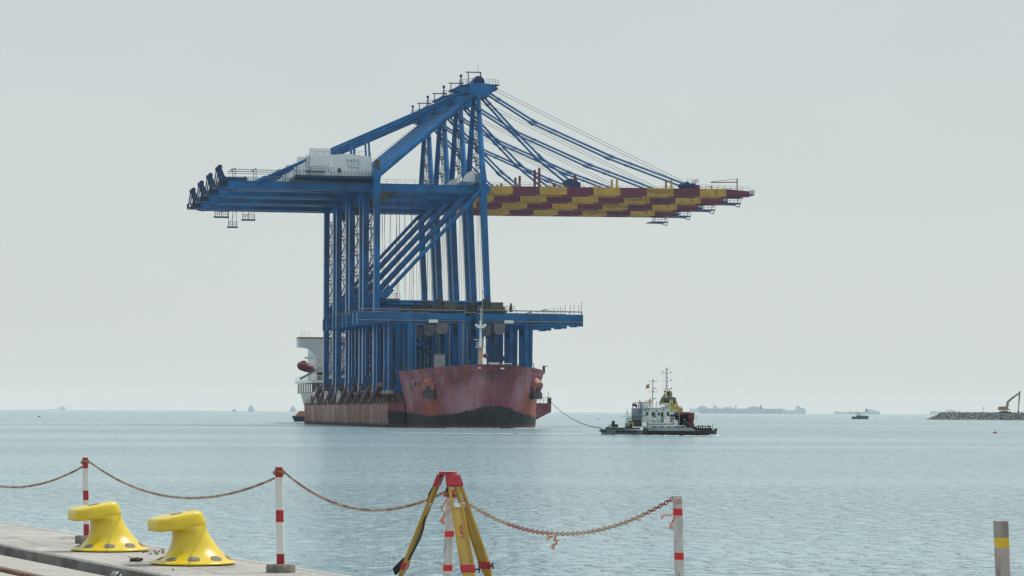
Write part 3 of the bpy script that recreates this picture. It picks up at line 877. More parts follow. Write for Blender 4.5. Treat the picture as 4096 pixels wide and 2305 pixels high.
for s_, r_ in ((-2.9, .3), (-2.6, .9), (-1.8, 1.35), (0, 1.5), (1.8, 1.3), (2.7, .8), (3.1, .2)):
    c = c0 + Vector((s_ * .93, 0, -s_ * .25))
    rr.append([(c.x + .25 * r_ * cos(2 * pi * i / 10), c.y + r_ * sin(2 * pi * i / 10), c.z + r_ * cos(2 * pi * i / 10)) for i in range(10)])
m.loft(rr, 0)
m.box(CP - 21.90, CP - 20.60, 147.4, 148.6, 19.0, 20.0, 0)
m.build('lifeboat', [ORANGE, GREY], ship)
# stools and slanting struts under the landside legs
for k in range(4):
    for q0 in (0, 20.2):
        q = 27 * k + q0
        for pa, pb in ((LP - 1.0, LP + 1.6), (.2, 2.4)): S().box(pa, pb, q - 1.6, q + 1.6, 6.5, 8.0).build('rail_stool', STRUT, ship)
for i in range(9):
    q = -12 + i * 15.2
    S().tube((xl + .25, q + 15, 6.4), (LP - .6, q, 11.2), .75, n=10).build('fastening_strut', STRUT, ship)
for i in range(3):
    q = 62 + i * 27
    m = S().rail([(xl + .1, q, 6.5), (xl + .1, q + 7, 6.5)], 3.4, 1.7, .09)
    for z in (7.4, 9.2): m.tube((xl + .1, q, z), (xl + .1, q + 7, z), .08, n=4)
    m.build('lashing_frame', WHITE, ship)
# anchors in raised bolsters
for u_, v_, Yb in ((1709, 1540, 0), (2112, 1545, 0)):
    sgn = -1 if u_ < 1900 else 1
    p = CP + sgn * 12.9
    q = -26 - 27.4 * (1 - (abs(p - CP) / 17.1) ** 2.4) ** .5
    n_ = Vector((sgn * .55, -.83, 0)).normalized()
    c = Vector((p, q, 11.4))
    m = S().tube(c - n_ * 1.2 + Vector((0, 0, .8)), c + n_ * 2.3 - Vector((0, 0, 1.1)), 2.1, 1.55, n=14)
    b = m.build('anchor_bolster', PINK, ship)
    m = S()
    e = c + n_ * 1.5 - Vector((0, 0, 2.6))
    tg = Vector((-n_.y, n_.x, 0))
    m.beam(e + Vector((0, 0, 2.2)) + n_ * .6, e - Vector((0, 0, 1.0)), tg * .45, n_ * .45)
    m.beam(e - Vector((0, 0, .6)) - tg * 1.5, e - Vector((0, 0, .6)) + tg * 1.5, n_ * .75, (0, 0, .8))
    for s_ in (-1, 1): m.beam(e - Vector((0, 0, .6)) + tg * s_ * 1.2, e + Vector((0, 0, 1.0)) + tg * s_ * 1.35, tg * .4, n_ * .5, 0, tg * .12, n_ * .2)
    m.build('anchor', DGREY, ship)
# foremast, locker, fittings
m = S()
fm = Vector((-9.9, -44, 0))
m.tube(fm + Vector((0, 0, 14.3)), fm + Vector((0, 0, 20.6)), .72, .5, n=10, mi=0)
m.tube(fm + Vector((0, 0, 20.6)), fm + Vector((0, 0, 27.2)), .32, .24, n=8, mi=1)
m.box(fm.x - 1.2, fm.x + 1.2, fm.y - 1.2, fm.y + 1.2, 20.4, 20.6, 1)
m.rail([(fm.x - 1.2, fm.y - 1.2, 20.6), (fm.x + 1.2, fm.y - 1.2, 20.6)], 1.1, .5, .05, 1)
m.rail([(fm.x + 1.2, fm.y - 1.2, 20.6), (fm.x + 1.2, fm.y + 1.2, 20.6)], 1.1, .5, .05, 1)
m.box(fm.x - 1.7, fm.x + 1.7, fm.y - .1, fm.y + .1, 22.3, 22.45, 1)
m.box(fm.x - .9, fm.x + .9, fm.y - .5, fm.y + .5, 25.3, 26.1, 1)
for s_ in (-1.1, 1.1): m.ball((fm.x + s_, fm.y, 26.0), .38, 8, 1)
m.tube(fm + Vector((.1, 0, 27.2)), fm + Vector((.1, 0, 30.6)), .12, .07, n=5, mi=1)
m.tube(fm + Vector((.4, -.2, 26.5)), fm + Vector((.4, -.2, 35)), .09, n=5, mi=2)
m.box(fm.x - .5, fm.x + .7, fm.y - .1, fm.y + .1, 29, 29.12, 1)
m.build('foremast', [CREAM, WHITE, GREY], ship)
S().ball((fm.x + 1.1, -45, 18.3), .62, 10).build('anchor_ball', MAR, ship)
S().box(-8.0, -5.6, -47, -45, 14.3, 16.5).box(-8.1, -5.5, -47.1, -44.9, 16.5, 16.62).build('deck_locker', WHITE, ship)
S().box(-20.8, -18.3, -40, -38, 14.3, 18.5).box(-20.9, -18.2, -40.1, -37.9, 18.5, 18.62).build('deck_locker', GREY, ship)
m = S()
m.rail([(-5.4, -48, 14.6), (-2.6, -48, 14.6)], 1.7, .7, .05, 0)
m.ball((-1.9, -47, 14.9), 1.1, 10, 1, 1.3, 1, .8)
m.box(-15.5, -12.5, -46, -43, 14.4, 15.6, 1); m.tube((-14, -46.2, 15.4), (-14, -42.6, 15.4), .9, n=10, mi=1)
m.prism([(-5.6, 17.2), (-2.0, 17.2), (-2.6, 18.4), (-3.6, 18.6), (-5.6, 18.9)], -38, -35, 2)
m.box(-4.8, -3.2, -38, -35, 14.4, 17.2, 2)
m.tube((7.9, -37.5, 14.0), (7.9, -37.5, 15.9), .35, n=8, mi=1); m.box(7.5, 8.9, -37.7, -37.3, 15.8, 16.0, 1)
m.tube((-27.5, -31, 14.4), (-27.5, -31, 16.2), .3, n=8, mi=1)
m.box(-12.5, -11.9, -55.4, -54.6, 14.9, 15.2, 3); m.box(-6.8, -6.0, -55.3, -54.6, 14.8, 15.15, 3)
m.build('bow_fittings', [WHITE, DGREY, BLUE_D, WHITE], ship)
# faint marks painted on the bow
def bow_text(body, size, p, z, mat, sx=1.0, tilt=0):
    me = text_mesh(body, size, sx, .0)
    me.materials.clear(); me.materials.append(mat)
    a = abs(p - CP) / 17.4
    for vtx in me.vertices:                         # wrap the letters on the plating
        x = p + vtx.co.x
        zz = z + vtx.co.y
        best = None
        for k in range(len(rings) - 1):
            for i in range(len(rings[0]) - 1):
                A, B, C_, D = rings[k][i], rings[k][i + 1], rings[k + 1][i + 1], rings[k + 1][i]
                if min(A[0], B[0], C_[0], D[0]) - .01 <= x <= max(A[0], B[0], C_[0], D[0]) + .01 and min(A[2], B[2]) - .01 <= zz <= max(C_[2], D[2]) + .01:
                    f = (x - A[0]) / (B[0] - A[0]) if abs(B[0] - A[0]) > 1e-6 else 0
                    g = (zz - A[2]) / max(1e-6, D[2] - A[2])
                    f, g = min(1, max(0, f)), min(1, max(0, g))
                    y = (A[1] * (1 - f) + B[1] * f) * (1 - g) + (D[1] * (1 - f) + C_[1] * f) * g
                    best = y if best is None else min(best, y)
        vtx.co = Vector((x, (best if best is not None else -40) - .05 - vtx.co.z, zz)) - Vector(OFF)
    o = bpy.data.objects.new('painted_mark', me)
    COL.objects.link(o); o.parent = ship
    return o
MARK = M('faded_white_mark', (.36, .22, .20), .6, scale=2)
try: bow_text('\u632f\u534e', 2.1, -27.2, 10.3, MARK, .9)
except Exception as ex: print('cjk', ex)
bow_text('20', 2.2, -22.9, 10.3, MARK, .8)
bow_text('12', 1.5, -14.0, 6.6, MARK, .7)
m = S()

# ------------------------------------------------------------------ people
SKIN = M('skin', (.12, .06, .04), .6)
HAIR = M('dark_hair', (.01, .01, .01), .7)
TROU = M('dark_trousers', (.02, .022, .03), .8)
def skinned(name, pts, edges, radii, mat, parent):
    me = bpy.data.meshes.new(name)
    me.from_pydata(pts, edges, [])
    me.materials.append(mat)
    o = bpy.data.objects.new(name, me)
    COL.objects.link(o)
    o.parent = parent
    md = o.modifiers.new('skin', 'SKIN')
    md.use_smooth_shade = True
    for i, r in enumerate(radii): me.skin_vertices[0].data[i].radius = (r, r)
    me.skin_vertices[0].data[0].use_root = True
    sb = o.modifiers.new('sub', 'SUBSURF'); sb.levels = sb.render_levels = 1
    dg = bpy.context.evaluated_depsgraph_get()
    m2 = bpy.data.meshes.new_from_object(o.evaluated_get(dg))
    o.modifiers.clear(); o.data = m2
    return o
def person(loc, rz, label, coat, hat=None, coat_len=.95, arm=((.30, -.05, 1.12), (.28, -.18, .90))):
    t = thing('person', loc, label, 'person', None, rz)
    P = [(0, 0, .95), (0, 0, 1.2), (0, 0, 1.42), (0, 0, 1.50), (0, -.01, 1.60), (0, -.015, 1.70),
         (.10, 0, .88), (.11, .02, .48), (.11, .03, .08), (.11, -.12, .03), (-.10, 0, .88), (-.11, -.03, .48), (-.12, -.02, .08), (-.12, -.17, .03)]
    E = [(0, 1), (1, 2), (2, 3), (3, 4), (4, 5), (0, 6), (6, 7), (7, 8), (8, 9), (0, 10), (10, 11), (11, 12), (12, 13)]
    R = [.14, .14, .13, .055, .095, .075, .09, .065, .045, .04, .09, .065, .045, .04]
    for s_ in (1, -1):
        b = len(P)
        a1, a2 = arm if s_ > 0 else ((.27, .03, 1.14), (.26, -.10, .90))
        P += [(s_ * .20, 0, 1.40), (s_ * a1[0], a1[1], a1[2]), (s_ * a2[0], a2[1], a2[2]), (s_ * a2[0], a2[1] - .03, a2[2] - .07)]
        E += [(2, b), (b, b + 1), (b + 1, b + 2), (b + 2, b + 3)]
        R += [.065, .05, .035, .035]
        for i in range(5):
            o_ = -.035 + i * .0175
            P.append((s_ * a2[0] + o_, a2[1] - .05 - (i == 0) * .03, a2[2] - (.10 if i == 0 else .155)))
            E.append((b + 3, len(P) - 1)); R.append(.009)
    skinned('body', P, E, R, SKIN, t)
    jp = [(0, 0, coat_len), (0, 0, 1.2), (0, 0, 1.42), (.21, 0, 1.40), (-.21, 0, 1.40), arm[0], (-.27, .03, 1.14), arm[1], (-.26, -.10, .92)]
    skinned('jacket', jp, [(0, 1), (1, 2), (2, 3), (2, 4), (3, 5), (4, 6), (5, 7), (6, 8)], [.19, .18, .15, .085, .085, .07, .07, .06, .06], coat, t)
    skinned('trousers', [(0, 0, .95), (.1, 0, .88), (.11, .02, .48), (.11, .03, .10), (-.1, 0, .88), (-.11, -.03, .48), (-.12, -.02, .10)],
            [(0, 1), (1, 2), (2, 3), (0, 4), (4, 5), (5, 6)], [.155, .11, .085, .07, .11, .085, .07], TROU, t)
    MB().ball((0, 0, 1.665), .115, 10, sz=.95).build('helmet' if hat else 'hair', hat or HAIR, t)
    m = MB()
    for s_ in (-.035, .035): m.ball((s_, -.105, 1.615), .014, 6)
    m.box(-.025, .025, -.105, -.09, 1.555, 1.562)
    m.build('face_details', HAIR, t)
    MB().ball((0, -.105, 1.59), .016, 6).build('nose', SKIN, t)
    return t
REDJ = M('red_work_jacket', (.42, .05, .06), .7)
YELJ = M('yellow_oilskin', (.55, .36, .05), .6)
person(shp(-3.6, -47.6, 14.5), ANG + .3, 'person in red jacket and dark trousers standing on the bow of the red ship', REDJ, None)

# ------------------------------------------------------------------ workboat and tug alongside
TY = 529.0
TX = (2634 - CU) / F * TY
K_ = TY / F / 4.027
def X(zx): return (zx - 1145) * K_
def Z(zy): return (1292 - zy) * K_
WB_HULL = M('workboat_grey_green_hull', (.10, .13, .13), .6, scale=.6, var=.25)
WB_GREY = M('workboat_pale_grey_paint', (.58, .64, .63), .5, scale=.7, col2=(.40, .46, .46), lo=.45, hi=.75)
WB_SIDE = M('workboat_blue_grey_paint', (.23, .29, .30), .55, scale=.5, var=.2)
GRN = M('winch_green_paint', (.015, .05, .04), .6, scale=1.2, var=.3)
AWN = M('awning_green', (.10, .17, .15), .7)
TUGY = M('tug_yellow_paint', (.42, .34, .07), .5, scale=.5, var=.15)
TUGR = M('tug_red_paint', (.19, .02, .035), .5, scale=.5, var=.2)
FLAGR = M('flag_red', (.45, .04, .03), .7); FLAGY = M('flag_yellow', (.55, .38, .05), .7); FLAGG = M('flag_green', (.02, .12, .05), .7)
ORNG = M('orange_cloth', (.5, .08, .02), .7)
wb = thing('workboat', (TX, TY, 0), 'pale grey workboat with green winch and tyre fenders towing the red ship', 'workboat', None, 0.0)
D0, D1 = -3.6, 3.6
m = MB()
m.prism([(X(232), Z(1285) - 1.2), (X(240), Z(1255)), (X(205), Z(1240)), (X(205), Z(1200)), (X(300), Z(1196)), (X(960), Z(1215)), (X(960), Z(1285) - 1.2)], D0, D1, 0)
rb = []
for x, hw in ((X(955), 3.62), (X(1720), 3.62), (X(1900), 3.3), (X(2010), 2.4), (X(2070), 1.1), (X(2085), .3)):
    zt = Z(1218) if x < X(1800) else Z(1205)
    dx = .35 if x > X(2000) else 0
    rb.append([(x - dx, -hw * .8, -1.2), (x, -hw, Z(1235)), (x, -hw, zt), (x, hw, zt), (x, hw, Z(1235)), (x - dx, hw * .8, -1.2)])
m.loft(rb, 1)
m.box(X(300), X(840), D0 + .1, D1 - .1, Z(1200), Z(1172), 2)
m.build('hull', [WB_HULL, BLACK, GRN], wb)
m = MB()
m.prism([(X(958), Z(1226)), (X(958), Z(1168)), (X(1560), Z(1166)), (X(1660), Z(1166)), (X(1716), Z(1205)), (X(1716), Z(1226))], D0 - .02, D0 + .1)
m.prism([(X(958), Z(1226)), (X(958), Z(1168)), (X(1660), Z(1166)), (X(1716), Z(1205)), (X(1716), Z(1226))], D1 - .1, D1 + .02)
m.build('bulwark', WB_SIDE, wb)
m = MB()
for i in range(19):
    x = X(985 + i * 55)
    hw = 3.66 if x < X(1760) else 3.66 - (x - X(1760)) / (X(2085) - X(1760)) * 2.0
    m.torus((x, -hw, Z(1258)), .24, .1, 'y', 10, 5)
for x in (470, 560, 650, 740): m.torus((X(x), D0 - .1, Z(1232)), .2, .09, 'y', 10, 5)
m.torus((X(925), D0 - .2, Z(1230)), .36, .14, 'y', 14, 6)
m.box(X(455), X(800), D0 - .2, D0, Z(1245), Z(1220))
m.tube((X(2068), -1.2, Z(1195)), (X(2068), 1.2, Z(1195)), .22, n=8)
m.tube((X(205), D0, Z(1218)), (X(300), D0 - .05, Z(1215)), .22, n=8)
m.build('tyre_fenders', BLACK, wb)
m = MB()
m.box(X(962), X(1440), D0 + .5, D1 - .5, Z(1170), Z(1085), 0)
m.box(X(1380), X(1440), D0 + .49, D0 + .5, Z(1120), Z(1050), 0)
for x in (1040, 1155, 1275, 1380): m.box(X(x), X(x + 58), D0 + .46, D0 + .495, Z(1168), Z(1146), 1)
m.tube((X(970), D0 + .42, Z(1112)), (X(1370), D0 + .42, Z(1112)), .04, n=5, mi=2)
m.tube((X(1000), D0 + .1, Z(1137)), (X(1560), D0 + .1, Z(1137)), .06, n=5, mi=0)
for x in range(1000, 1561, 80): m.tube((X(x), D0 + .1, Z(1170)), (X(x), D0 + .1, Z(1137)), .03, n=4, mi=0)
m.build('lower_deckhouse', [WB_GREY, GLASS, MAR], wb)
m = MB()
m.box(X(880), X(1318), -2.4, 2.4, Z(1085), Z(855), 0)
m.box(X(868), X(1325), -2.6, 2.6, Z(856), Z(848), 0)
hs = m.build('deckhouse', [WB_GREY], wb)
for a, b, c, d in ((933, 968, 975, 920), (1022, 1082, 980, 920), (1122, 1158, 975, 925), (1268, 1307, 985, 918)):
    MB().box(X(a), X(b), -2.44, -2.405, Z(c), Z(d), 0).build('window', GLASS, hs)
for a, b in ((1172, 1214), (985, 1018)):
    MB().box(X(a), X(b), -2.45, -2.405, Z(1080), Z(920), 0).build('door', GLASS if a > 1100 else WHITE, hs)
m = MB().torus((X(1215), -2.44, Z(883)), .13, .04, 'y', 12, 5, 1)
for x, y in ((920, 885), (970, 880), (1100, 895), (908, 975)): m.box(X(x) - .12, X(x) + .12, -2.7, -2.405, Z(y + 8), Z(y - 8), 0)
m.build('wall_lamps', [DGREY, BLUETXT], hs)
m = MB()
m.box(X(718), X(879), -1.9, 2.2, Z(1090), Z(856), 0)
m.box(X(800), X(860), -1.95, -1.905, Z(950), Z(862), 1)
m.box(X(718), X(878), -1.94, -1.9, Z(1155), Z(1040), 2)
m.build('side_house', [WB_SIDE, BLUETXT, DGREY], wb)  # shade on this end is put into its darker blue-grey
m = MB().box(X(545), X(868), -2.6, 2.4, Z(990), Z(983))
m.tube((X(640), -2.4, Z(970)), (X(715), -2.2, Z(925)), .02, n=4); m.tube((X(700), -2.4, Z(983)), (X(870), -2.2, Z(930)), .02, n=4)
m.build('awning', AWN, wb)
m = MB()
for z in (850, 826, 803, 782): m.tube((X(885), -2.55, Z(z)), (X(1312), -2.55, Z(z)), .035, n=4)
for x in (885, 970, 1035, 1090, 1165, 1235, 1310): m.tube((X(x), -2.55, Z(850)), (X(x), -2.55, Z(780)), .045, n=4)
m.box(X(885), X(970), -2.5, -2.42, Z(850), Z(785))
m.build('top_rail', WHITE, wb)
m = MB()
m.box(X(852), X(975), -1.4, 1.6, Z(850), Z(758), 0); m.box(X(1240), X(1305), -2.5, -2.0, Z(848), Z(808), 1)
m.torus((X(915), -2.53, Z(815)), .2, .04, 'y', 14, 5, 2)
m.torus((X(1270), -2.53, Z(828)), .13, .04, 'y', 12, 5, 2)
m.path([(X(935), -1, Z(758)), (X(935), -1, Z(728)), (X(945), -1, Z(720)), (X(955), -1, Z(728)), (X(955), -1, Z(758))], .04, 5, 0)
m.build('wheelhouse_top', [WB_SIDE, DGREY, WHITE], wb)
m = MB()
for x in (720, 775, 815, 850): m.tube((X(x), -1.8, Z(856)), (X(x), -1.8, Z(770)), .07, n=5)
m.tube((X(735), -1.8, Z(770)), (X(850), -1.8, Z(772)), .06, n=5)
m.box(X(722), X(772), -1.7, -1.2, Z(830), Z(785)); m.box(X(780), X(798), -1.7, -1.2, Z(850), Z(800))
m.box(X(822), X(852), -1.5, -1.1, Z(752), Z(735)); m.tube((X(832), -1.3, Z(850)), (X(832), -1.3, Z(745)), .04, n=4)
m.tube((X(1108), -1.5, Z(850)), (X(1108), -1.5, Z(765)), .04, n=4); m.ball((X(1108), -1.5, Z(758)), .12, 6)
m.build('monitor_platform', MAR, wb)
m = MB()
m.tube((X(1045), 0, Z(850)), (X(1052), 0, Z(400)), .11, .07, n=8)
m.tube((X(1052), 0, Z(400)), (X(1054), 0, Z(352)), .025, n=4)
for y, a, b in ((426, 986, 1122), (596, 985, 1116)):
    m.tube((X(a), 0, Z(y)), (X(b), 0, Z(y)), .035, n=5)
    m.box(X(b) - .08, X(b), -.08, .08, Z(y), Z(y - 18), 1); m.box(X(1060), X(1070), -.1, .1, Z(y - 5), Z(y - 24), 1)
m.box(X(1055), X(1105), -.15, .15, Z(545), Z(530), 2)
m.beam((X(1050), 0, Z(735)), (X(1085), 0, Z(705)), (0, .1, 0), (0, 0, .04)); m.box(X(1062), X(1106), -.15, .15, Z(704), Z(692), 0)
m.build('mast', [GREY, BLACK, CREAM], wb)
m = MB()
pts = [(0, 0), (-.62, .02)]
for i, mi in ((0, 0), (1, 1), (2, 2)):
    z0, z1 = Z(525 - i * -0) , 0
    for j in range(4):
        xa, xb = X(996 - j * 14), X(996 - (j + 1) * 14)
        ya, yb = .06 * sin(j * 1.6), .06 * sin((j + 1) * 1.6)
        ta, tb = 465 + j * 6, 465 + (j + 1) * 6
        f = lambda t, k: t + (525 - 465) * k / 3
        m.hexa([(xa, ya, Z(f(ta, i))), (xa, ya + .01, Z(f(ta, i))), (xa, ya + .01, Z(f(ta, i + 1))), (xa, ya, Z(f(ta, i + 1)))],
               [(xb, yb, Z(f(tb, i))), (xb, yb + .01, Z(f(tb, i))), (xb, yb + .01, Z(f(tb, i + 1))), (xb, yb, Z(f(tb, i + 1)))], mi)
star = []
for i in range(10):
    r_ = .1 if i % 2 == 0 else .04
    star.append((X(970) + r_ * sin(i * pi / 5), Z(500) + r_ * cos(i * pi / 5)))
m.prism(star, -.09, -.07, 3)
m.tube((X(996), 0, Z(460)), (X(990), 0, Z(600)), .012, n=4, mi=3)
m.build('ensign', [FLAGR, FLAGY, FLAGG, BLACK], wb)
m = MB()
m.tube((X(638), -1, Z(990)), (X(640), -1, Z(868)), .025, n=4, mi=1)
m.prism([(X(640), Z(880)), (X(621), Z(952)), (X(628), Z(958)), (X(645), Z(945))], -1.02, -.99, 0)
m.build('signal_flag', [ORNG, DGREY], wb)
m = MB()
m.box(X(395), X(440), -.9, .9, Z(1115), Z(1062)); m.box(X(385), X(490), -1.2, 1.2, Z(1165), Z(1120))
m.tube((X(420), -1.3, Z(1135)), (X(420), 1.3, Z(1135)), .38, n=12)
for x in (360, 388, 484): m.tube((X(x), -1.2, Z(1172)), (X(x), -1.2, Z(1112)), .09, n=6)
m.tube((X(300), -2.5, Z(1172)), (X(360), -2.5, Z(1150)), .1, n=6)
m.build('towing_winch', GRN, wb)
m = MB()
for i, x in enumerate((640, 665, 690)): m.torus((X(x), -1.5 + i * .6, Z(1045)), .35, .07, 'y', 14, 5, 0, .7)
for i in range(5): m.path([(X(612 + i * 16), -1.6, Z(1150)), (X(610 + i * 16), -1.6, Z(1060)), (X(622 + i * 14), -1.6, Z(1010 - i * 4))], .04, 5, 0)
m.box(X(610), X(720), -1.4, 1.4, Z(1170), Z(1100), 1); m.box(X(640), X(705), -1.5, -1.0, Z(1095), Z(1062), 1)
m.box(X(715), X(735), -2.4, -2.2, Z(1150), Z(1090), 2)
m.build('deck_gear', [WHITE, DGREY, YELJ], wb)
for i in range(6): MB().path([(X(870 + i * 14), -2.9, Z(1010 + i * 6)), (X(862 + i * 16), -3.0, Z(1080 + i * 8)), (X(880 + i * 13), -3.2, Z(1180))], .035, 5, 0).build('hose', WHITE, wb)
m = MB().tube((X(1032), -2.9, Z(1035)), (X(1110), -2.9, Z(1035)), .21, n=10)
m.build('life_raft_canister', WHITE, wb)
m = MB().box(X(930), X(1010), -2.9, -2.5, Z(1084), Z(1060), 1).box(X(1225), X(1330), -2.8, -2.5, Z(1085), Z(1035), 0)
m.box(X(1040), X(1100), -2.8, -2.5, Z(1010), Z(985), 2); m.box(X(1190), X(1230), -2.8, -2.5, Z(1005), Z(985), 3)
for x in (1000, 1160, 1190, 1220, 1390): m.tube((X(x), -3.0, Z(1085)), (X(x), -3.0, Z(1002)), .03, n=4)
m.tube((X(930), -3.0, Z(1002)), (X(1390), -3.0, Z(1002)), .035, n=4); m.tube((X(930), -3.0, Z(1040)), (X(1390), -3.0, Z(1040)), .025, n=4)
m.box(X(1365), X(1442), -3.1, -3.0, Z(1110), Z(1045), 1)
m.build('side_deck_gear', [WHITE, WB_GREY, MAR, BLACK], wb)
MB().torus((X(1340), -3.08, Z(1055)), .28, .08, 'y', 16, 6).build('life_ring', M('life_ring_orange', (.5, .28, .12), .6), wb)
m = MB()
for i, x in enumerate((1780, 1812, 1850, 1895, 1940, 1970)):
    m.tube((X(x), -1.2, Z(1205)), (X(x), -1.2, Z(1150)), .1, n=8, mi=0 if i > 1 else 1)
    m.box(X(x) - .17, X(x) + .17, -1.4, -1.0, Z(1152), Z(1128 + (i % 2) * 5), 0 if i > 1 else 1)
m.box(X(1740), X(2000), -1.8, 1.8, Z(1208), Z(1172), 0)
m.tube((X(2014), -.8, Z(1200)), (X(2014), -.8, Z(1118)), .06, n=6, mi=2); m.ball((X(2014), -.8, Z(1116)), .12, 6, 2)
m.torus((X(1575), -2.6, Z(1130)), .5, .16, 'y', 16, 6, 0); m.ball((X(1550), -2.6, Z(1040)), .14, 8, 2)
m.box(X(1590), X(1650), -2.9, -2.4, Z(1185), Z(1120), 0)
m.build('bow_bollards', [BLACK, TUGR, GREY], wb)
person((TX + X(1000), TY - 1.6, Z(848)), .4, 'person in yellow oilskin on the roof of the grey workboat', YELJ, YELJ, .6)

tg = thing('harbour_tug', (TX * (TY + 11) / TY, TY + 11, 0), 'yellow and red tug with tall mast, lying alongside behind the grey workboat', 'tug')
m = MB()
rb = []
for x, hw in ((X(900), 2.5), (X(1000), 3.8), (X(1690), 4.0), (X(1760), 3.4)):
    rb.append([(x, -hw * .8, -1.5), (x, -hw, Z(1235)), (x, -hw, Z(1150)), (x, hw, Z(1150)), (x, hw, Z(1235)), (x, hw * .8, -1.5)])
m.loft(rb, 0)
m.build('hull', BLACK, tg)
m = MB()
m.box(X(1318), X(1420), -3.0, 3, Z(1150), Z(950), 1)
m.prism([(X(1400), Z(1150)), (X(1400), Z(940)), (X(1700), Z(925)), (X(1690), Z(1150))], 1.5, 3.2, 4)  # back of the open cavity, its shade put into a dark colour
m.prism([(X(1420), Z(975)), (X(1420), Z(928)), (X(1720), Z(926)), (X(1720), Z(945))], -3.0, 1.5, 0)
m.prism([(X(1640), Z(1150)), (X(1618), Z(950)), (X(1718), Z(945)), (X(1700), Z(1150))], -3.0, -1.2, 0)
m.box(X(1640), X(1690), -3.06, -3.0, Z(1090), Z(1010), 4)
m.box(X(1462), X(1476), -3.2, -2.9, Z(1150), Z(930), 2)
m.box(X(1320), X(1640), -3.2, 3.2, Z(925), Z(914), 3)
m.rail([(X(1715), -2.8, Z(1050)), (X(1750), -2.8, Z(1050))], .95, .2, .04, 2)
m.tube((X(1700), -2, Z(1100)), (X(1690), -2, Z(1150)), .35, n=8, mi=1)
m.build('engine_casing', [TUGR, BLUE_D, GREY, RUST, M('casing_dark', (.02, .018, .035), .7)], tg)
m = MB()
m.box(X(1050), X(1530), -2.8, 2.8, Z(918), Z(868), 0)
m.prism([(X(1100), Z(868)), (X(1310), Z(800)), (X(1400), Z(800)), (X(1440), Z(835)), (X(1528), Z(850)), (X(1528), Z(868))], -2.7, 2.7, 0)
m.prism([(X(1335), Z(930)), (X(1335), Z(890)), (X(1420), Z(890)), (X(1440), Z(930))], -3.0, -2.8, 2)
m.rail([(X(1440), -2.7, Z(845)), (X(1515), -2.7, Z(850))], .3, .4, .03, 1)
m.build('bridge_base', [TUGY, DGREY, WHITE], tg)
m = MB()
m.prism([(X(1165), Z(800)), (X(1205), Z(702)), (X(1400), Z(702)), (X(1425), Z(800))], -1.8, 1.8, 0)
for a, b in ((1215, 1312), (1322, 1338), (1350, 1368)):
    m.prism([(X(a), Z(765)), (X(a + 5), Z(708)), (X(b), Z(708)), (X(b), Z(765))], -1.84, -1.805, 1 if a < 1300 else 2)
m.prism([(X(1375), Z(765)), (X(1375), Z(708)), (X(1400), Z(708)), (X(1412), Z(765))], -1.84, -1.805, 3)
m.prism([(X(1195), Z(702)), (X(1240), Z(672)), (X(1370), Z(668)), (X(1428), Z(686)), (X(1422), Z(702))], -2.1, 2.1, 4)
m.beam((X(1160), -1.9, Z(800)), (X(1225), -1.9, Z(640)), (.12, 0, 0), (0, .1, 0), 4); m.beam((X(1140), -1.9, Z(800)), (X(1195), -1.9, Z(670)), (.08, 0, 0), (0, .1, 0), 4)
m.beam((X(1412), -1.9, Z(705)), (X(1450), -1.9, Z(840)), (.16, 0, 0), (0, .1, 0), 0)
m.build('wheelhouse', [TUGY, GLASS, WHITE, DGREY, M('tug_grey_roof', (.12, .14, .15), .6)], tg)
m = MB()
m.prism([(X(1230), Z(672)), (X(1232), Z(612)), (X(1265), Z(625)), (X(1270), Z(672))], -.8, .8, 0)
m.prism([(X(1290), Z(670)), (X(1272), Z(600)), (X(1285), Z(572)), (X(1352), Z(572)), (X(1364), Z(600)), (X(1364), Z(670))], -.9, .9, 0)
m.prism([(X(1292), Z(660)), (X(1274), Z(604)), (X(1288), Z(576)), (X(1330), Z(576)), (X(1326), Z(660))], -.94, -.91, 1)  # dark panel over the left part of the funnel face
m.ball((X(1248), -.9, Z(580)), .22, 8, 1); m.tube((X(1248), -.9, Z(620)), (X(1248), -.9, Z(580)), .07, n=5, mi=1)
m.box(X(1345), X(1362), -.95, -.9, Z(640), Z(615), 2)
m.build('funnel', [TUGY, M('funnel_dark_grey', (.06, .06, .045), .7), TUGR], tg)
m = MB()
m.tube((X(1286), 0, Z(575)), (X(1278), 0, Z(195)), .085, .06, n=6)
for a, b in ((370, 340), (500, 470), (240, 205)): m.tube((X(1282), 0, Z(a)), (X(1282), 0, Z(b)), .11, n=6, mi=1)
for y, a, b, both in ((277, 1212, 1348, 1), (405, 1224, 1354, 0), (538, 1234, 1362, 0)):
    m.tube((X(a), 0, Z(y)), (X(b), 0, Z(y)), .03, n=5)
    m.tube((X(1262), 0, Z(y)), (X(1280), 0, Z(y + 22)), .025, n=4); m.tube((X(1300), 0, Z(y)), (X(1280), 0, Z(y + 22)), .025, n=4)
    for x in ((a, b) if both else (b,)): m.tube((X(x - 4), 0, Z(y)), (X(x - 4), 0, Z(y - 30)), .075, n=6, mi=1)
m.beam((X(1262), 0, Z(192)), (X(1296), 0, Z(192)), (0, .05, 0), (0, 0, .04), 1); m.tube((X(1280), 0, Z(212)), (X(1305), 0, Z(208)), .02, n=4)
for x in (1252, 1268): m.tube((X(x + 2), 0, Z(570)), (X(x), 0, Z(205)), .016, n=4)
for i in range(24): m.tube((X(1253), 0, Z(560 - i * 15)), (X(1269), 0, Z(560 - i * 15)), .014, n=4)
m.tube((X(1208), -1, Z(640)), (X(1202), -1, Z(265)), .018, n=4)
m.box(X(1290), X(1362), -.1, .1, Z(541), Z(535), 1); m.tube((X(1325), 0, Z(575)), (X(1325), 0, Z(541)), .09, n=6)
m.build('mast', [GREY, BLACK], tg)

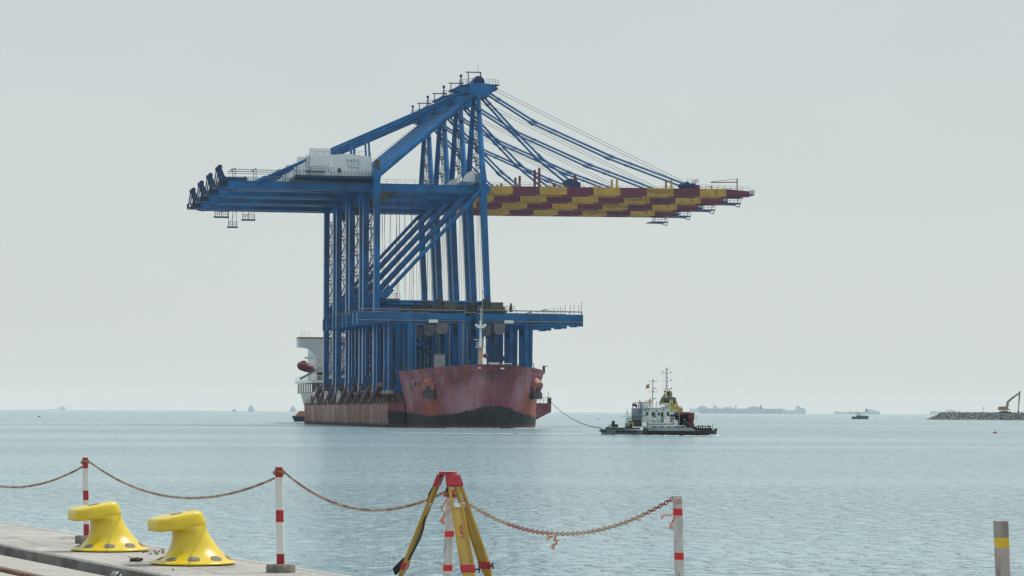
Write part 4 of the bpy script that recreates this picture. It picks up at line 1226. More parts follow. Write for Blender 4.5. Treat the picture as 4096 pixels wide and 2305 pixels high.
FOAM = M('white_foam', (.72, .76, .76), .9, scale=3, col2=(.42, .52, .54), bump=.05)
def foam_strip(name, pts, width, hgt, seed, label=None):
    """a lumpy low ridge of broken water"""
    rnd = random.Random(seed)
    m = MB()
    for (x0, y0), (x1, y1) in zip(pts, pts[1:]):
        L = sqrt((x1 - x0) ** 2 + (y1 - y0) ** 2)
        n_ = max(2, int(L / (width * .55)))
        for i in range(n_):
            if rnd.random() < .28: continue
            f = (i + rnd.random()) / n_
            r_ = width * rnd.uniform(.25, .75)
            m.ball((x0 + (x1 - x0) * f, y0 + (y1 - y0) * f + rnd.uniform(-.5, .5) * width, 0), r_, 7, 0, rnd.uniform(1.0, 2.4), rnd.uniform(.6, 1.3), hgt / r_ * rnd.uniform(.4, 1.0))
    return tag(m.build(name, FOAM), kind='stuff')
Tx = lambda zx: TX + X(zx)
foam_strip('foam', [(Tx(210), TY + D0 - .4), (Tx(560), TY + D0 - .5), (Tx(930), TY + D0 - .6), (Tx(1500), TY + D0 - .6), (Tx(1900), TY - 3.4), (Tx(2080), TY - 1.0)], .45, .10, 1)
foam_strip('foam', [(Tx(1960), TY - 3.0), (Tx(2060), TY - 1.5), (Tx(2140), TY - 1.0)], .75, .34, 2)
foam_strip('foam', [tuple(shp(CP - 10, -49.3)[:2]), tuple(shp(CP, -51.3)[:2]), tuple(shp(CP + 10, -48.5)[:2]), tuple(shp(CP + 16.6, -36)[:2])], .7, .16, 3)
foam_strip('foam', [tuple(shp(CP - 22, 145)[:2]), tuple(shp(CP - 26, 178)[:2])], 2.0, .5, 4)
foam_strip('foam', [(at(1560, 1734, 1).x * 552, 556), (at(2000, 1736, 1).x * 548, 548), (at(2380, 1734, 1).x * 556, 558)], .5, .05, 5)

# tow line from the ship's right sponson to the boat
A = shp(CP + 21.3, -28.3, 6.9); B = Vector((TX + X(240), TY, Z(1186)))
pts = []
for i in range(25):
    f = i / 24
    p = A.lerp(B, f); p.z -= 5.4 * f * (1 - f) * (1.0)
    pts.append(p)
tag(MB().path(pts, .075, 6).build('tow_line', ROPE), 'dark tow line sagging from the ship to the grey workboat', 'rope')

# ------------------------------------------------------------------ small craft, buoys
def buoy(name, loc, s_, mat, label, top=True):
    t = thing(name, loc, label, 'buoy')
    MB().lathe([(.25, -.2), (.44, -.05), (.48, .12), (.40, .28), (.2, .36), (.05, .38)], n=14).build('float', mat, t)
    if top:
        MB().tube((0, 0, .36), (.04, 0, .75), .03, n=5).torus((.05, 0, .62), .09, .02, 'y', 10, 4).build('ring', DGREY, t)
    t.scale = (s_, s_, s_)
BR = M('buoy_red', (.38, .03, .02), .5, var=.25, scale=4); BD = M('buoy_dark_green', (.02, .05, .05), .6); BB = M('buoy_faded_red', (.17, .07, .06), .6)
buoy('mooring_buoy', ground(3980, 1733), .95, BR, 'red mooring buoy afloat below the excavator on the breakwater')
buoy('mooring_buoy', ground(2393, 1677), 1.2, BB, 'small faded red buoy afloat above the tow line', False)
buoy('mooring_buoy', ground(157, 1668), 1.5, BD, 'small dark buoy afloat at far left', False)

def hazy(n, c): return M(n, c, .8, var=.1, scale=.05)  # far ships: paleness of haze put into the base colour
HZ1 = hazy('haze_paled_hull', (.52, .60, .64)); HZ2 = hazy('distant_white_paint', (.4, .42, .43)); HZ3 = hazy('haze_paled_grey_hull', (.44, .52, .57))
# launch
p = ground(3440, 1677)
lb = thing('launch', p, 'dark launch with a canopy crossing in front of far tankers', 'boat')
k = p.y / F / 8.05
lx = lambda x: (x - 885) * k
lz = lambda y: (940 - y) * k
L_H = M('launch_hull', (.05, .065, .075), .6, var=.3, scale=.4)
m = MB().prism([(lx(620), -.6), (lx(620), lz(900)), (lx(640), lz(865)), (lx(780), lz(858)), (lx(780), lz(835)), (lx(1140), lz(832)), (lx(1142), -.6)], -2, 2)
m.build('hull', L_H, lb)
MB().box(lx(790), lx(880), -1.2, 1.2, lz(850), lz(815)).build('cabin', L_H, lb)
m = MB().box(lx(765), lx(900), -1.3, 1.3, lz(785), lz(770))
for x in (785, 885): m.tube((lx(x), -1.1, lz(820)), (lx(x), -1.1, lz(775)), .12, n=5)
m.build('canopy', L_H, lb)
m = MB().box(lx(1142), lx(1158), -1.5, 1.5, lz(880), lz(835)).ball((lx(660), 0, lz(858)), .5, 6).box(lx(860), lx(1040), -1.5, 1.5, lz(832), lz(826))
m.build('fender', GRN, lb)

# far ships
def far_ship(u0, u1, vw, Y, hull_h, label, houses, masts, mat, flip=False, sheer=0.0):
    a = at(u0, vw, Y); b = at(u1, vw, Y)
    t = thing('far_ship', ((a.x + b.x) / 2, Y, 0), label, 'ship')
    Lh = (b.x - a.x) / 2
    px = Y / F
    h = hull_h * px
    m = MB()
    r_ = []
    for f, wz in ((-1, .1), (-.96, .8), (-.8, 1), (.8, 1), (.96, .8), (1, .15)):
        W = min(Lh * .3, 22) * wz
        zt = h * (1 + sheer * max(0, abs(f) - .7) / .3)
        dx = Lh * .03 if f == -1 else (-Lh * .03 if f == 1 else 0)
        r_.append([(f * Lh + dx, -W, -2), (f * Lh, -W, zt), (f * Lh, W, zt), (f * Lh + dx, W, -2)])
    m.loft(r_)
    m.build('hull', mat, t)
    for x0, x1, hh in houses:
        xa, xb = at(x0, vw, Y).x - t.location.x, at(x1, vw, Y).x - t.location.x
        m = MB().box(xa, xb, -8, 8, h - .5, hh * px)
        m.box(xa + (xb - xa) * .2, xb - (xb - xa) * .3, -6, 6, hh * px, hh * px * 1.1)
        m.build('superstructure', mat, t)
    m = MB()
    for x0, hh in masts:
        xa = at(x0, vw, Y).x - t.location.x
        m.tube((xa, 0, h - 1), (xa, 0, hh * px), px * .6, px * .3, n=5)
        m.tube((xa - 3 * px, 0, hh * px * .8), (xa + 3 * px, 0, hh * px * .8), px * .3, n=4)
    if masts: m.build('mast', mat, t)
    return t
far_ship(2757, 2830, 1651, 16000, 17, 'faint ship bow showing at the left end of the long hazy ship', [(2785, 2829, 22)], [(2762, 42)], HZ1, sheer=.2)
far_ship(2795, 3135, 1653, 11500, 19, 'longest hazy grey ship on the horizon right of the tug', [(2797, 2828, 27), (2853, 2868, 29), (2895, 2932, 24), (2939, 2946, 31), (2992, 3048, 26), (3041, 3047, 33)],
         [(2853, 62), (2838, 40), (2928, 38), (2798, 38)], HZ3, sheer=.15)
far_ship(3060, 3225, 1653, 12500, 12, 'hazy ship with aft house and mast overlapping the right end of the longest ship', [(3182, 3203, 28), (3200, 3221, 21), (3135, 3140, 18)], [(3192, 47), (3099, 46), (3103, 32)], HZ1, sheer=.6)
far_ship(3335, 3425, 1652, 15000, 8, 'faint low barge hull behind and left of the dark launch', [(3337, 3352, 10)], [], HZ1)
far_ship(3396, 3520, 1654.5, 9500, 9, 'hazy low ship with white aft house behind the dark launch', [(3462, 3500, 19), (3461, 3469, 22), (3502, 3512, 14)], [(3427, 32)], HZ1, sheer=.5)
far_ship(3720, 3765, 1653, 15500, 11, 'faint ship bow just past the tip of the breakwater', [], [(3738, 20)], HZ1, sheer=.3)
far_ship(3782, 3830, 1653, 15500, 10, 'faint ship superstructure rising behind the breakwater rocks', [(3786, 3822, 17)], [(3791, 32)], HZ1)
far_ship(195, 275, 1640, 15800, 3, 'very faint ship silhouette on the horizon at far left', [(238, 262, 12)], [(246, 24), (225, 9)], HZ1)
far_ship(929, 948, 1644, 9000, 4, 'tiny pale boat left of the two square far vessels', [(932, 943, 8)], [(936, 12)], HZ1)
def far_barge(u, vw, Y, wpx, hpx, label):
    p = at(u, vw, Y); k = Y / F
    t = thing('far_supply_vessel', (p.x, Y, 0), label, 'ship', 'two square vessels seen end-on far off')
    m = MB().prism([(-wpx / 2 * k, -2), (-wpx / 2 * k, hpx * .42 * k), (wpx / 2 * k, hpx * .42 * k), (wpx / 2 * k, -2)], -12, 40)
    m.build('hull', HZ1, t)
    m = MB().prism([(-wpx * .42 * k, hpx * .42 * k), (-wpx * .28 * k, hpx * .8 * k), (wpx * .24 * k, hpx * .8 * k), (wpx * .38 * k, hpx * .42 * k)], -6, 20)
    m.build('superstructure', HZ1, t)
    m = MB()
    for s_ in (-.25, .28): m.tube((s_ * wpx * k, 0, hpx * .75 * k), (s_ * wpx * k, 0, hpx * k), .5 * k, n=4)
    m.tube((-.27 * wpx * k, 0, hpx * .99 * k), (.3 * wpx * k, 0, hpx * .99 * k), .5 * k, n=4)
    m.build('gantry', HZ1, t)
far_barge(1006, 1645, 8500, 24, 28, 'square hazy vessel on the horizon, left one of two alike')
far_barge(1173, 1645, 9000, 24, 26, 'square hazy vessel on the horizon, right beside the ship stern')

# assisting tug at the stern
p = at(1204, 1690, 1090); p.z = 0
st = thing('stern_tug', p, 'orange tug with black fender bow nosing at the ship stern', 'tug')
m = MB()
m.loft([[(x * 1.0, y, z) for x, y, z in r_] for r_ in ([(-2.2, 0, -1), (2.5, 0, -1), (4, 10, -1), (-2, 10, -1)], [(-3.1, -1, 1.6), (3.2, -1, 1.6), (4.5, 10, 1.6), (-3.3, 10, 1.6)])], 0)
m.tube((-3.2, -1, 1.7), (3.2, -1, 1.7), .5, n=8, mi=1)
m.build('hull', [BLUE_D, BLACK], st)
m = MB().loft([[(-2.6, 0, 1.7), (2.6, 0, 1.7), (2.6, 8, 1.7), (-2.6, 8, 1.7)], [(-.8, 1, 4.0), (1.6, 1, 4.0), (1.6, 6, 4.0), (-.8, 6, 4.0)]])
m.build('superstructure', M('tug_orange', (.26, .08, .05), .6, var=.3, scale=.6), st)

# ------------------------------------------------------------------ breakwater with excavator
ROCK = M('breakwater_rock', (.17, .18, .185), .9, scale=.5, var=.5)
P0, P1 = Vector((295.5, 2020, 0)), Vector((460, 1950, 0))
ax = (P1 - P0).normalized(); sd_ = Vector((ax.y, -ax.x, 0))
if sd_.y > 0: sd_ = -sd_
rnd = random.Random(11)
m = MB()
def rock(c, r_):
    n_ = 6
    rr = []
    for j in range(4):
        t_ = -pi / 2 + pi * (j + .3) / 3.6
        rr.append([(c.x + r_ * max(.25, cos(t_)) * rnd.uniform(.7, 1.2) * cos(2 * pi * i / n_ + j), c.y + r_ * max(.25, cos(t_)) * rnd.uniform(.7, 1.2) * sin(2 * pi * i / n_ + j), c.z + r_ * .85 * sin(t_) * rnd.uniform(.8, 1.1)) for i in range(n_)])
    m.loft(rr, 0)
m.hexa([P0 + sd_ * 9, P0 + ax * 9 + sd_ * 3, P0 + ax * 9 - sd_ * 3, P0 - sd_ * 9][::1], [P1 + sd_ * 9, P1 + sd_ * 3 + Vector((0, 0, 4.4)), P1 - sd_ * 3 + Vector((0, 0, 4.4)), P1 - sd_ * 9])
L = (P1 - P0).length
m = MB()
prof = lambda d: 4.9 * max(0, min(1, (10.5 - abs(d)) / 7.0))
for i in range(2600):
    s_ = rnd.uniform(-2, L)
    d_ = rnd.uniform(-3.0, 10.6)
    z_ = min(prof(d_), 4.9 * max(0, min(1, (s_ + 1.0) / 8.0)))
    rock(P0 + ax * s_ + sd_ * d_ + Vector((0, 0, z_ - .25)), rnd.uniform(.45, 1.05))
core = [[P0 + ax * s_ + sd_ * d_ + Vector((0, 0, z_)) for d_, z_ in ((-10, -1), (-3.4, zc), (3.2, zc), (9.6, -1))] for s_, zc in ((-1, -.5), (7.5, 4.3), (L, 4.3))]
m.loft(core)
tag(m.build('breakwater', ROCK, smooth=False), 'grey rubble breakwater entering from the right edge', 'breakwater')
EXY = 1975.0
def ex_pt(x, y): return at(3600 + x / 5.194, 1520 + y / 5.194, EXY)
e0 = ex_pt(2160, 690); e0.z = 4.7
EXC = M('excavator_orange_brown', (.22, .15, .11), .6, var=.2, scale=.3); EXD = M('excavator_dark_steel', (.06, .055, .05), .7)
ex = thing('excavator', e0, 'long-reach excavator standing on the breakwater, boom raised', 'excavator')
q = lambda x, y: ex_pt(x, y) - e0
def pp(x, y): v_ = q(x, y); return (v_.x, v_.z)
m = MB().prism([pp(2042, 632), pp(2045, 558), pp(2120, 552), pp(2235, 552), pp(2240, 600), pp(2275, 605), pp(2275, 632)], -1.7, 1.7)
m.build('body', EXC, ex)
for y0 in (-2.0, 1.2):
    z0 = q(0, 668).z
    m = MB().box(q(2085, 0).x, q(2290, 0).x, y0, y0 + .8, 0, z0 + .5)
    for x in (2085, 2290): m.tube((q(x, 0).x, y0, .62), (q(x, 0).x, y0 + .8, .62), .62, n=12)
    m.build('track', EXD, ex)
MB().box(q(2110, 0).x, q(2240, 0).x, -1.1, 1.1, .9, q(0, 630).z).build('undercarriage', EXD, ex)
m = MB()
for a, b, ra_, rb_ in (((2215, 590), (2238, 455), .6, .8), ((2238, 462), (2360, 355), .8, .65), ((2360, 360), (2490, 268), .65, .45)):
    A_, B_ = q(*a), q(*b); d = (B_ - A_).normalized(); nn = Vector((-d.z, 0, d.x))
    m.beam(A_, B_, (0, .45, 0), nn * ra_, 0, (0, .45, 0), nn * rb_)
m.tube(q(2340, 380), q(2435, 285), .22, n=6)
m.tube(q(2255, 560), q(2258, 500), .2, n=6)
m.build('boom', EXC, ex)
A_, B_ = q(2488, 236), q(2458, 655)
MB().beam(A_, B_, (.55, 0, 0), (0, .4, 0), 0, (.28, 0, 0), (0, .3, 0)).build('stick', M('excavator_red_stick', (.26, .13, .11), .6), ex)
b0 = q(2458, 655)
MB().prism([(b0.x - .6, b0.z + .3), (b0.x + .6, b0.z + .2), (b0.x + .9, b0.z - .7), (b0.x - .2, b0.z - 1.0)], -.6, .6).build('bucket', EXD, ex)
s0 = ex_pt(1728, 640); s0.z = 4.6
sg = thing('navigation_sign', s0, 'thin pole with small flat board on the breakwater, left of the excavator', 'sign')
MB().tube((0, 0, 0), (0, 0, q(0, 530).z - q(0, 640).z), .12, n=6).build('pole', EXD, sg)
MB().box(-.62, .62, -.06, .06, q(0, 536).z - q(0, 640).z, q(0, 524).z - q(0, 640).z).build('board', EXD, sg)
MB().box(-1.7, 1.0, -.8, .8, -.2, .75).build('base', ROCK, sg)
s0 = ex_pt(1231, 650); s0.z = 4.6
tag(MB(s0 * -1).tube((0, 0, 0), (0, 0, 1.3), .28, .2, n=8).ball((0, 0, 1.4), .2, 6).build('marker_post', EXD), 'short dark marker post on the breakwater crest near its tip', 'post')

# ------------------------------------------------------------------ quay (s along the edge towards the camera, d inland)
QZ = 2.51
E0 = Vector((-1.73, 30.4, 0)); EV = Vector((.4007, -.9162, 0)); NV = Vector((-.9162, -.4007, 0))
QANG = math.atan2(EV.y, EV.x)
def qp(s, d, z=QZ): 
    p = E0 + EV * s + NV * d
    return Vector((p.x, p.y, z))
def sd(p):
    r = Vector((p.x, p.y, 0)) - E0
    return r.dot(EV), r.dot(NV)
def concrete():
    m = bpy.data.materials.new('quay_concrete')
    m.use_nodes = True
    n, l = m.node_tree.nodes, m.node_tree.links
    b = n['Principled BSDF']; b.inputs['Roughness'].default_value = .85; b.inputs['Specular IOR Level'].default_value = .3
    t = n.new('ShaderNodeTexCoord')
    def nz(sc, det, st=(1, 1, 1)):
        mp = n.new('ShaderNodeMapping'); mp.inputs['Scale'].default_value = st
        l.new(t.outputs['Object'], mp.inputs[0])
        z = n.new('ShaderNodeTexNoise'); z.inputs['Scale'].default_value = sc; z.inputs['Detail'].default_value = det; z.inputs['Roughness'].default_value = .65
        l.new(mp.outputs[0], z.inputs['Vector']); return z.outputs['Fac']
    def rp(x, a, ca, c, cc):
        r = n.new('ShaderNodeValToRGB'); e = r.color_ramp.elements
        e[0].position, e[0].color, e[1].position, e[1].color = a, (*ca, 1), c, (*cc, 1)
        l.new(x, r.inputs[0]); return r.outputs[0]
    def mul(a, c):
        k = n.new('ShaderNodeMixRGB'); k.blend_type = 'MULTIPLY'; k.inputs[0].default_value = 1
        l.new(a, k.inputs[1]); l.new(c, k.inputs[2]); return k.outputs[0]
    c = rp(nz(.9, 6), .3, (.34, .325, .30), .7, (.47, .455, .425))
    c = mul(c, rp(nz(28, 4), .35, (.72, .72, .72), .6, (1.04, 1.04, 1.04)))
    c = mul(c, rp(nz(1.6, 5, (1, .3, 1)), .34, (.60, .60, .60), .46, (1, 1, 1)))
    l.new(c, b.inputs['Base Color'])
    bp = n.new('ShaderNodeBump'); bp.inputs['Distance'].default_value = .012
    l.new(nz(22, 5), bp.inputs['Height']); l.new(bp.outputs[0], b.inputs['Normal'])
    return m
CONC = concrete()
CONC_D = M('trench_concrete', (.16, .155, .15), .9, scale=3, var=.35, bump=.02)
LIP = M('pale_concrete_lip', (.50, .49, .46), .85, scale=4, var=.1)  # paler than the slabs, along the quay edge
def slab(mb, d0, d1, z0, z1, s0=-75, s1=60, mi=0, c=.02):
    """slab with eased long edges, cut in bays of 7 m"""
    ss = [s0 + (s1 - s0) * i / 20 for i in range(21)]
    for a, b in zip(ss, ss[1:]):
        a2, b2 = a + .006, b - .006
        pr = [(d0, z0), (d0, z1 - c), (d0 + c, z1), (d1 - c, z1), (d1, z1 - c), (d1, z0)]
        mb.loft([[qp(a2, d, z) for d, z in pr], [qp(b2, d, z) for d, z in pr]], mi)
m = MB()
slab(m, .10, 1.75, 1.0, QZ)
slab(m, 2.38, 3.00, 1.0, QZ)
slab(m, 3.24, 60, 1.0, QZ)
m.loft([[qp(-75, d, z) for d, z in ((.13, -.5), (.13, 1.6), (60, 1.6), (60, -.5))], [qp(60, d, z) for d, z in ((.13, -.5), (.13, 1.6), (60, 1.6), (60, -.5))]], 0)
tag(m.build('quay', CONC, smooth=False), kind='structure')
m = MB()
slab(m, 0.0, .095, .5, QZ + .012, c=.03)
tag(m.build('quay_edge', LIP, smooth=False), kind='structure')
m = MB()
for a, b in ((1.752, 2.378), (3.002, 3.238)): m.loft([[qp(-75, d, z) for d, z in ((a, 1.7), (a, QZ - .32), (b, QZ - .32), (b, 1.7))], [qp(60, d, z) for d, z in ((a, 1.7), (a, QZ - .32), (b, QZ - .32), (b, 1.7))]])
m.loft([[qp(-75, d, z) for d, z in ((1.735, 1.7), (1.753, 1.7), (1.756, QZ - .025), (1.735, QZ - .025))], [qp(60, d, z) for d, z in ((1.735, 1.7), (1.753, 1.7), (1.756, QZ - .025), (1.735, QZ - .025))]])
tag(m.build('cable_trench', CONC_D, smooth=False), kind='structure')
m = MB()
pr = [(3.05, QZ - .15), (3.05, QZ - .12), (3.09, QZ - .1), (3.09, QZ - .03), (3.075, QZ - .02), (3.075, QZ + .01), (3.085, QZ + .018), (3.135, QZ + .018), (3.145, QZ + .01), (3.145, QZ - .02), (3.13, QZ - .03), (3.13, QZ - .1), (3.17, QZ - .12), (3.17, QZ - .15)]
m.loft([[qp(-75, d, z) for d, z in pr], [qp(60, d, z) for d, z in pr]])
m.loft([[qp(-75, d, z) for d, z in ((3.03, 1.9), (3.03, QZ - .15), (3.2, QZ - .15), (3.2, 1.9))], [qp(60, d, z) for d, z in ((3.03, 1.9), (3.03, QZ - .15), (3.2, QZ - .15), (3.2, 1.9))]])
tag(m.build('crane_rail', M('rail_rust_brown', (.20, .10, .06), .7, scale=6, col2=(.10, .05, .035))), 'rust brown crane rail let into the quay at lower left', 'rail')

# bollards
BOLY = M('bollard_yellow_enamel', (.66, .49, .02), .34, col2=(.58, .42, .03), lo=.45, hi=.75, scale=5, coat=.15, wear=((.20, .13, .03), 7, (1, 1, 2.2), .66))
BOLG = M('bolt_pocket_grey_filler', (.20, .185, .15), .85, scale=12, var=.3)
def bollard(p, label):
    t = thing('mooring_bollard', p, label, 'bollard', 'yellow bollards along the quay edge', math.atan2(-NV.y, -NV.x))
    # local x points to the water, y along the edge
    N_ = 40
    ZK = 1.15
    def ring(sl_, sr, ty, z, n=2.0, tilt=0.0, tp=0.0):
        cx, hx = (sl_ + sr) / 2, (sr - sl_) / 2
        o = []
        for i in range(N_):
            a = 2 * pi * i / N_
            ca, sa = cos(a), sin(a)
            k = (abs(ca) ** n + abs(sa) ** n) ** (-1.0 / n)
            x = cx + hx * ca * k
            o.append((x, ty * sa * k * (1 - tp * (.5 + .5 * ca * k)), (z + tilt * (x + .2)) * ZK))
        return o
    R = [ring(-.48, .48, .48, 0), ring(-.485, .485, .485, .018), ring(-.47, .475, .475, .032), ring(-.40, .44, .43, .045), ring(-.335, .395, .37, .075), ring(-.285, .335, .31, .12),
         ring(-.255, .275, .265, .18), ring(-.24, .215, .235, .25), ring(-.235, .17, .222, .31), ring(-.24, .145, .22, .338, 2.3, .05),
         ring(-.32, .132, .228, .352, 3, .14, .10), ring(-.46, .122, .25, .362, 5, .15, .22), ring(-.486, .115, .260, .374, 6, .15, .24), ring(-.490, .108, .263, .400, 6, .15, .26), ring(-.490, .085, .264, .450, 6, .15, .28),
         ring(-.488, .072, .262, .474, 6, .15, .3), ring(-.474, .055, .252, .492, 5.5, .15, .3), ring(-.44, .03, .23, .498, 5, .15, .3), ring(-.34, -.05, .16, .500, 4, .15, .2), ring(-.22, -.14, .04, .500, 2, .15)]
    o = MB().loft(R).build('casting', BOLY, t, ang=80)
    sb = o.modifiers.new('sub', 'SUBSURF'); sb.levels = sb.render_levels = 1
    dg = bpy.context.evaluated_depsgraph_get()
    m2 = bpy.data.meshes.new_from_object(o.evaluated_get(dg))
    o.modifiers.clear(); o.data = m2
    for p_ in m2.polygons: p_.use_smooth = True
    from mathutils.bvhtree import BVHTree
    bv = BVHTree.FromPolygons([v_.co for v_ in m2.vertices], [tuple(p_.vertices) for p_ in m2.polygons])
    for a in (20, 72, 124, 168, 212, 252, 292, 334):
        ca, sa = cos(radians(a)), sin(radians(a))
        hit, nr, _, _ = bv.ray_cast(Vector((ca * .388 + .015, sa * .388, .3)), Vector((0, 0, -1)))
        if nr.z < 0: nr = -nr
        tr = Vector((-sa, ca, 0)); ra_ = nr.cross(tr)
        m = MB()
        m.loft([[hit + tr * cos(2 * pi * i / 14) * r_ + ra_ * sin(2 * pi * i / 14) * r_ * .75 + nr * h_ for i in range(14)] for r_, h_ in ((.072, -.02), (.072, .0035), (.06, .006))])
        m.build('bolt_pocket', BOLG, t)
    ZK = 1.15
    m = MB().loft([[(-.20 + cos(2 * pi * i / 14) * .07, sin(2 * pi * i / 14) * .07, (.5015 + .15 * cos(2 * pi * i / 14) * .07) * ZK + h_) for i in range(14)] for h_ in (-.03, .004)])
    m.build('filler_cap', BOLG, t)
    return t
b1 = bollard(ground(438, 2204, QZ), 'yellow hook-headed bollard farther back, in front of the first striped post')
b2 = dup(b1); b2.location = ground(772, 2258, QZ)
b2['label'] = 'yellow hook-headed bollard nearer the camera, beside the dark glove'

# striped posts
PW = M('post_white_paint', (.66, .655, .63), .65, scale=6, stretch=(3, 3, .6), var=.08, col2=(.50, .48, .45), lo=.5, hi=.85, wear=((.26, .23, .20), 9, (2, 2, .5), .62))
PWG = M('post_greyed_white_paint', (.52, .52, .50), .75, scale=14, stretch=(1.5, 1.5, .4), col2=(.30, .30, .29), lo=.42, hi=.8, wear=((.20, .19, .18), 11, (2.5, 2.5, .35), .58))
PR = M('post_red_paint', (.36, .018, .022), .55, var=.2, scale=8, wear=((.42, .30, .28), 16, (1, 1, .7), .65))
PRT = M('post_bright_red_tape', (.52, .02, .02), .45, var=.06, scale=8)
PRF = M('post_faded_red', (.36, .15, .15), .7, scale=14, col2=(.45, .33, .31))
PY = M('post_yellow_band', (.62, .40, .02), .5, var=.1, scale=8)
PGR = M('post_weathered_timber', (.32, .30, .28), .85, scale=9, stretch=(2, 2, .5), col2=(.15, .12, .11), lo=.4, hi=.75)
PAD = M('post_base_stone', (.17, .155, .135), .9, scale=14, var=.35, bump=.02)
def post(p, w, d, bands, label, tilt=0.0, mats=None, base=None, rz=0.0):
    """bands: (z_top, material index) from the ground up"""
    t = thing('barrier_post', p, label, 'post', 'barrier posts along the quay edge', rz)
    z0 = base[1] if base else 0.0
    m = MB()
    z = z0 - .02
    rnd = random.Random(int(p.y * 10))
    for zt, mi in bands:
        j = lambda: rnd.uniform(-.006, .006) if zt != bands[-1][0] else 0
        A = [(-w, -d, z), (w, -d, z), (w, d, z), (-w, d, z)]
        m.hexa([(x + tilt * zz, y, zz) for x, y, zz in A], [(x + tilt * zt, y, zt) for x, y, zz in A], mi)
        z = zt
    o = m.build('shaft', mats or [PW, PR], t, smooth=False)
    bv = o.modifiers.new('bevel', 'BEVEL'); bv.width = .006; bv.segments = 2; bv.limit_method = 'ANGLE'
    import bmesh
    bm = bmesh.new(); bm.from_mesh(o.data)
    bmesh.ops.remove_doubles(bm, verts=bm.verts, dist=1e-4)
    dl = {}
    for f in bm.faces:
        k = tuple(round(x, 3) for x in f.calc_center_median())
        dl.setdefault(k, []).append(f)
    bmesh.ops.delete(bm, geom=[f for v in dl.values() if len(v) > 1 for f in v], context='FACES')
    bm.to_mesh(o.data); bm.free()
    if base:
        r_, h_, sq = base
        n = 4 if sq else 20
        a0 = pi / 4 if sq else 0
        R = [[(rr * cos(a0 + 2 * pi * i / n), rr * sin(a0 + 2 * pi * i / n), z_) for i in range(n)] for rr, z_ in ((r_, 0), (r_ * 1.0, h_ * .75), (r_ * .96, h_), (r_ * .3, h_ + .005))]
        MB().loft(R).build('base', PAD, t, ang=50)
    return t
post1 = ground(346, 2174, QZ); post2 = ground(1123, 2290, QZ)
x, y = ray(1805, 1933); post3 = Vector((x * 25.95 / F - .045 * .9, 25.95, QZ))
x, y = ray(2709, 1983); post4 = Vector((x * 22.4 / F + .032 * 1.12, 22.4, QZ))
x, y = ray(4003, 2083); post5 = Vector((x * 17.5 / F + .042 * 1.10, 17.5, QZ))
post(post1, .032, .024, [(.252, 1), (.565, 0), (.692, 1), (.979, 0), (1.122, 1)], 'red and white timber barrier post behind the farther yellow bollard', -.022, None, (.165, .10, True), .5)
post(post2, .040, .035, [(.20, 1), (.543, 0), (.673, 1), (1.026, 0), (1.136, 1)], 'red and white barrier post standing on a round stone base, beside the nearer bollard', -.022, None, (.158, .085, False))
post(post3, .042, .042, [(.308, 0), (.364, 1), (.615, 0), (.669, 1), (.97, 0), (1.04, 1), (1.09, 0), (1.115, 1)], 'greyed white post with red tape bands, standing behind the survey tripod', .04, [PWG, PRT])
post(post4, .036, .036, [(.601, 0), (.656, 1), (.946, 0), (1.0, 1), (1.034, 0), (1.075, 2), (1.102, 0)], 'greyed white post with red tape bands, alone at right, chain tied at its top', -.032, [PWG, PRT, PRF])
post(post5, .0405, .0405, [(.936, 0), (.997, 1), (1.10, 2)], 'weathered post with a yellow band at far right', -.042, [M('post_warm_grey_timber', (.40, .36, .33), .8, scale=12, stretch=(2, 2, .4), col2=(.27, .23, .21), lo=.4, hi=.75, wear=((.14, .11, .10), 10, (2.5, 2.5, .35), .57)), PY, PGR])
CHAINM = M('rusty_chain', (.20, .10, .055), .75, scale=5, col2=(.40, .26, .17), lo=.42, hi=.6, metal=.1)
CHAINR = M('red_rusty_chain', (.27, .07, .04), .7, scale=2.2, col2=(.34, .24, .15), lo=.46, hi=.54)
def chain(a, b, sag, label, mat=CHAINM, pitch=.040, r=.0042, tie=None):
    a, b = Vector(a), Vector(b)
    pts = []
    L = (b - a).length
    n = int(L * 1.02 / pitch)
    for i in range(n + 1):
        f = i / n
        p = a.lerp(b, f); p.z -= 4 * sag * f * (1 - f)
        pts.append(p)
    if tie is not None:
        c, rr = tie
        loop = []
        k = 14
        for i in range(k):
            t_ = 2 * pi * i / k
            loop.append(Vector((c.x + rr * cos(t_), c.y + rr * sin(t_), c.z + .012 * sin(3 * t_))))
        pts = loop + pts
    m = MB()
    for i, (p, q_) in enumerate(zip(pts, pts[1:])):
        d = q_ - p
        if d.length > .12 or d.length < .004: continue
        c = (p + q_) / 2; d = d.normalized()
        s1 = d.cross(Vector((0, 0, 1))).normalized(); s2 = d.cross(s1)
        if i % 2: s1, s2 = s2, s1
        vs, K1, K2 = [], 8, 4
        for u in range(K1):
            t_ = 2 * pi * u / K1
            ctr = c + d * (cos(t_) * pitch * .68) + s1 * (sin(t_) * pitch * .36)
            nr = (d * cos(t_) + s1 * sin(t_)).normalized()
            for v in range(K2):
                w_ = 2 * pi * v / K2
                vs.append(ctr + nr * (cos(w_) * r) + s2 * (sin(w_) * r))
        m.add(vs, [(u * K2 + v, ((u + 1) % K1) * K2 + v, ((u + 1) % K1) * K2 + (v + 1) % K2, u * K2 + (v + 1) % K2) for u in range(K1) for v in range(K2)])
    return tag(m.build('barrier_chain', mat), label, 'chain', 'rusty chains hung between the posts')
def ptop(p, h, tilt): return Vector((p.x + tilt * h, p.y, p.z + h))
t1 = ptop(post1, 1.06, -.022); t2 = ptop(post2, 1.075, -.022); t3 = ptop(post3, 1.00, .04); t4 = ptop(post4, 1.095, -.032)
chain(Vector((-9.3, 46.4, 3.52)), t1 - Vector((0, 0, .04)), .40, 'rusty chain running from the left edge to the first striped post')
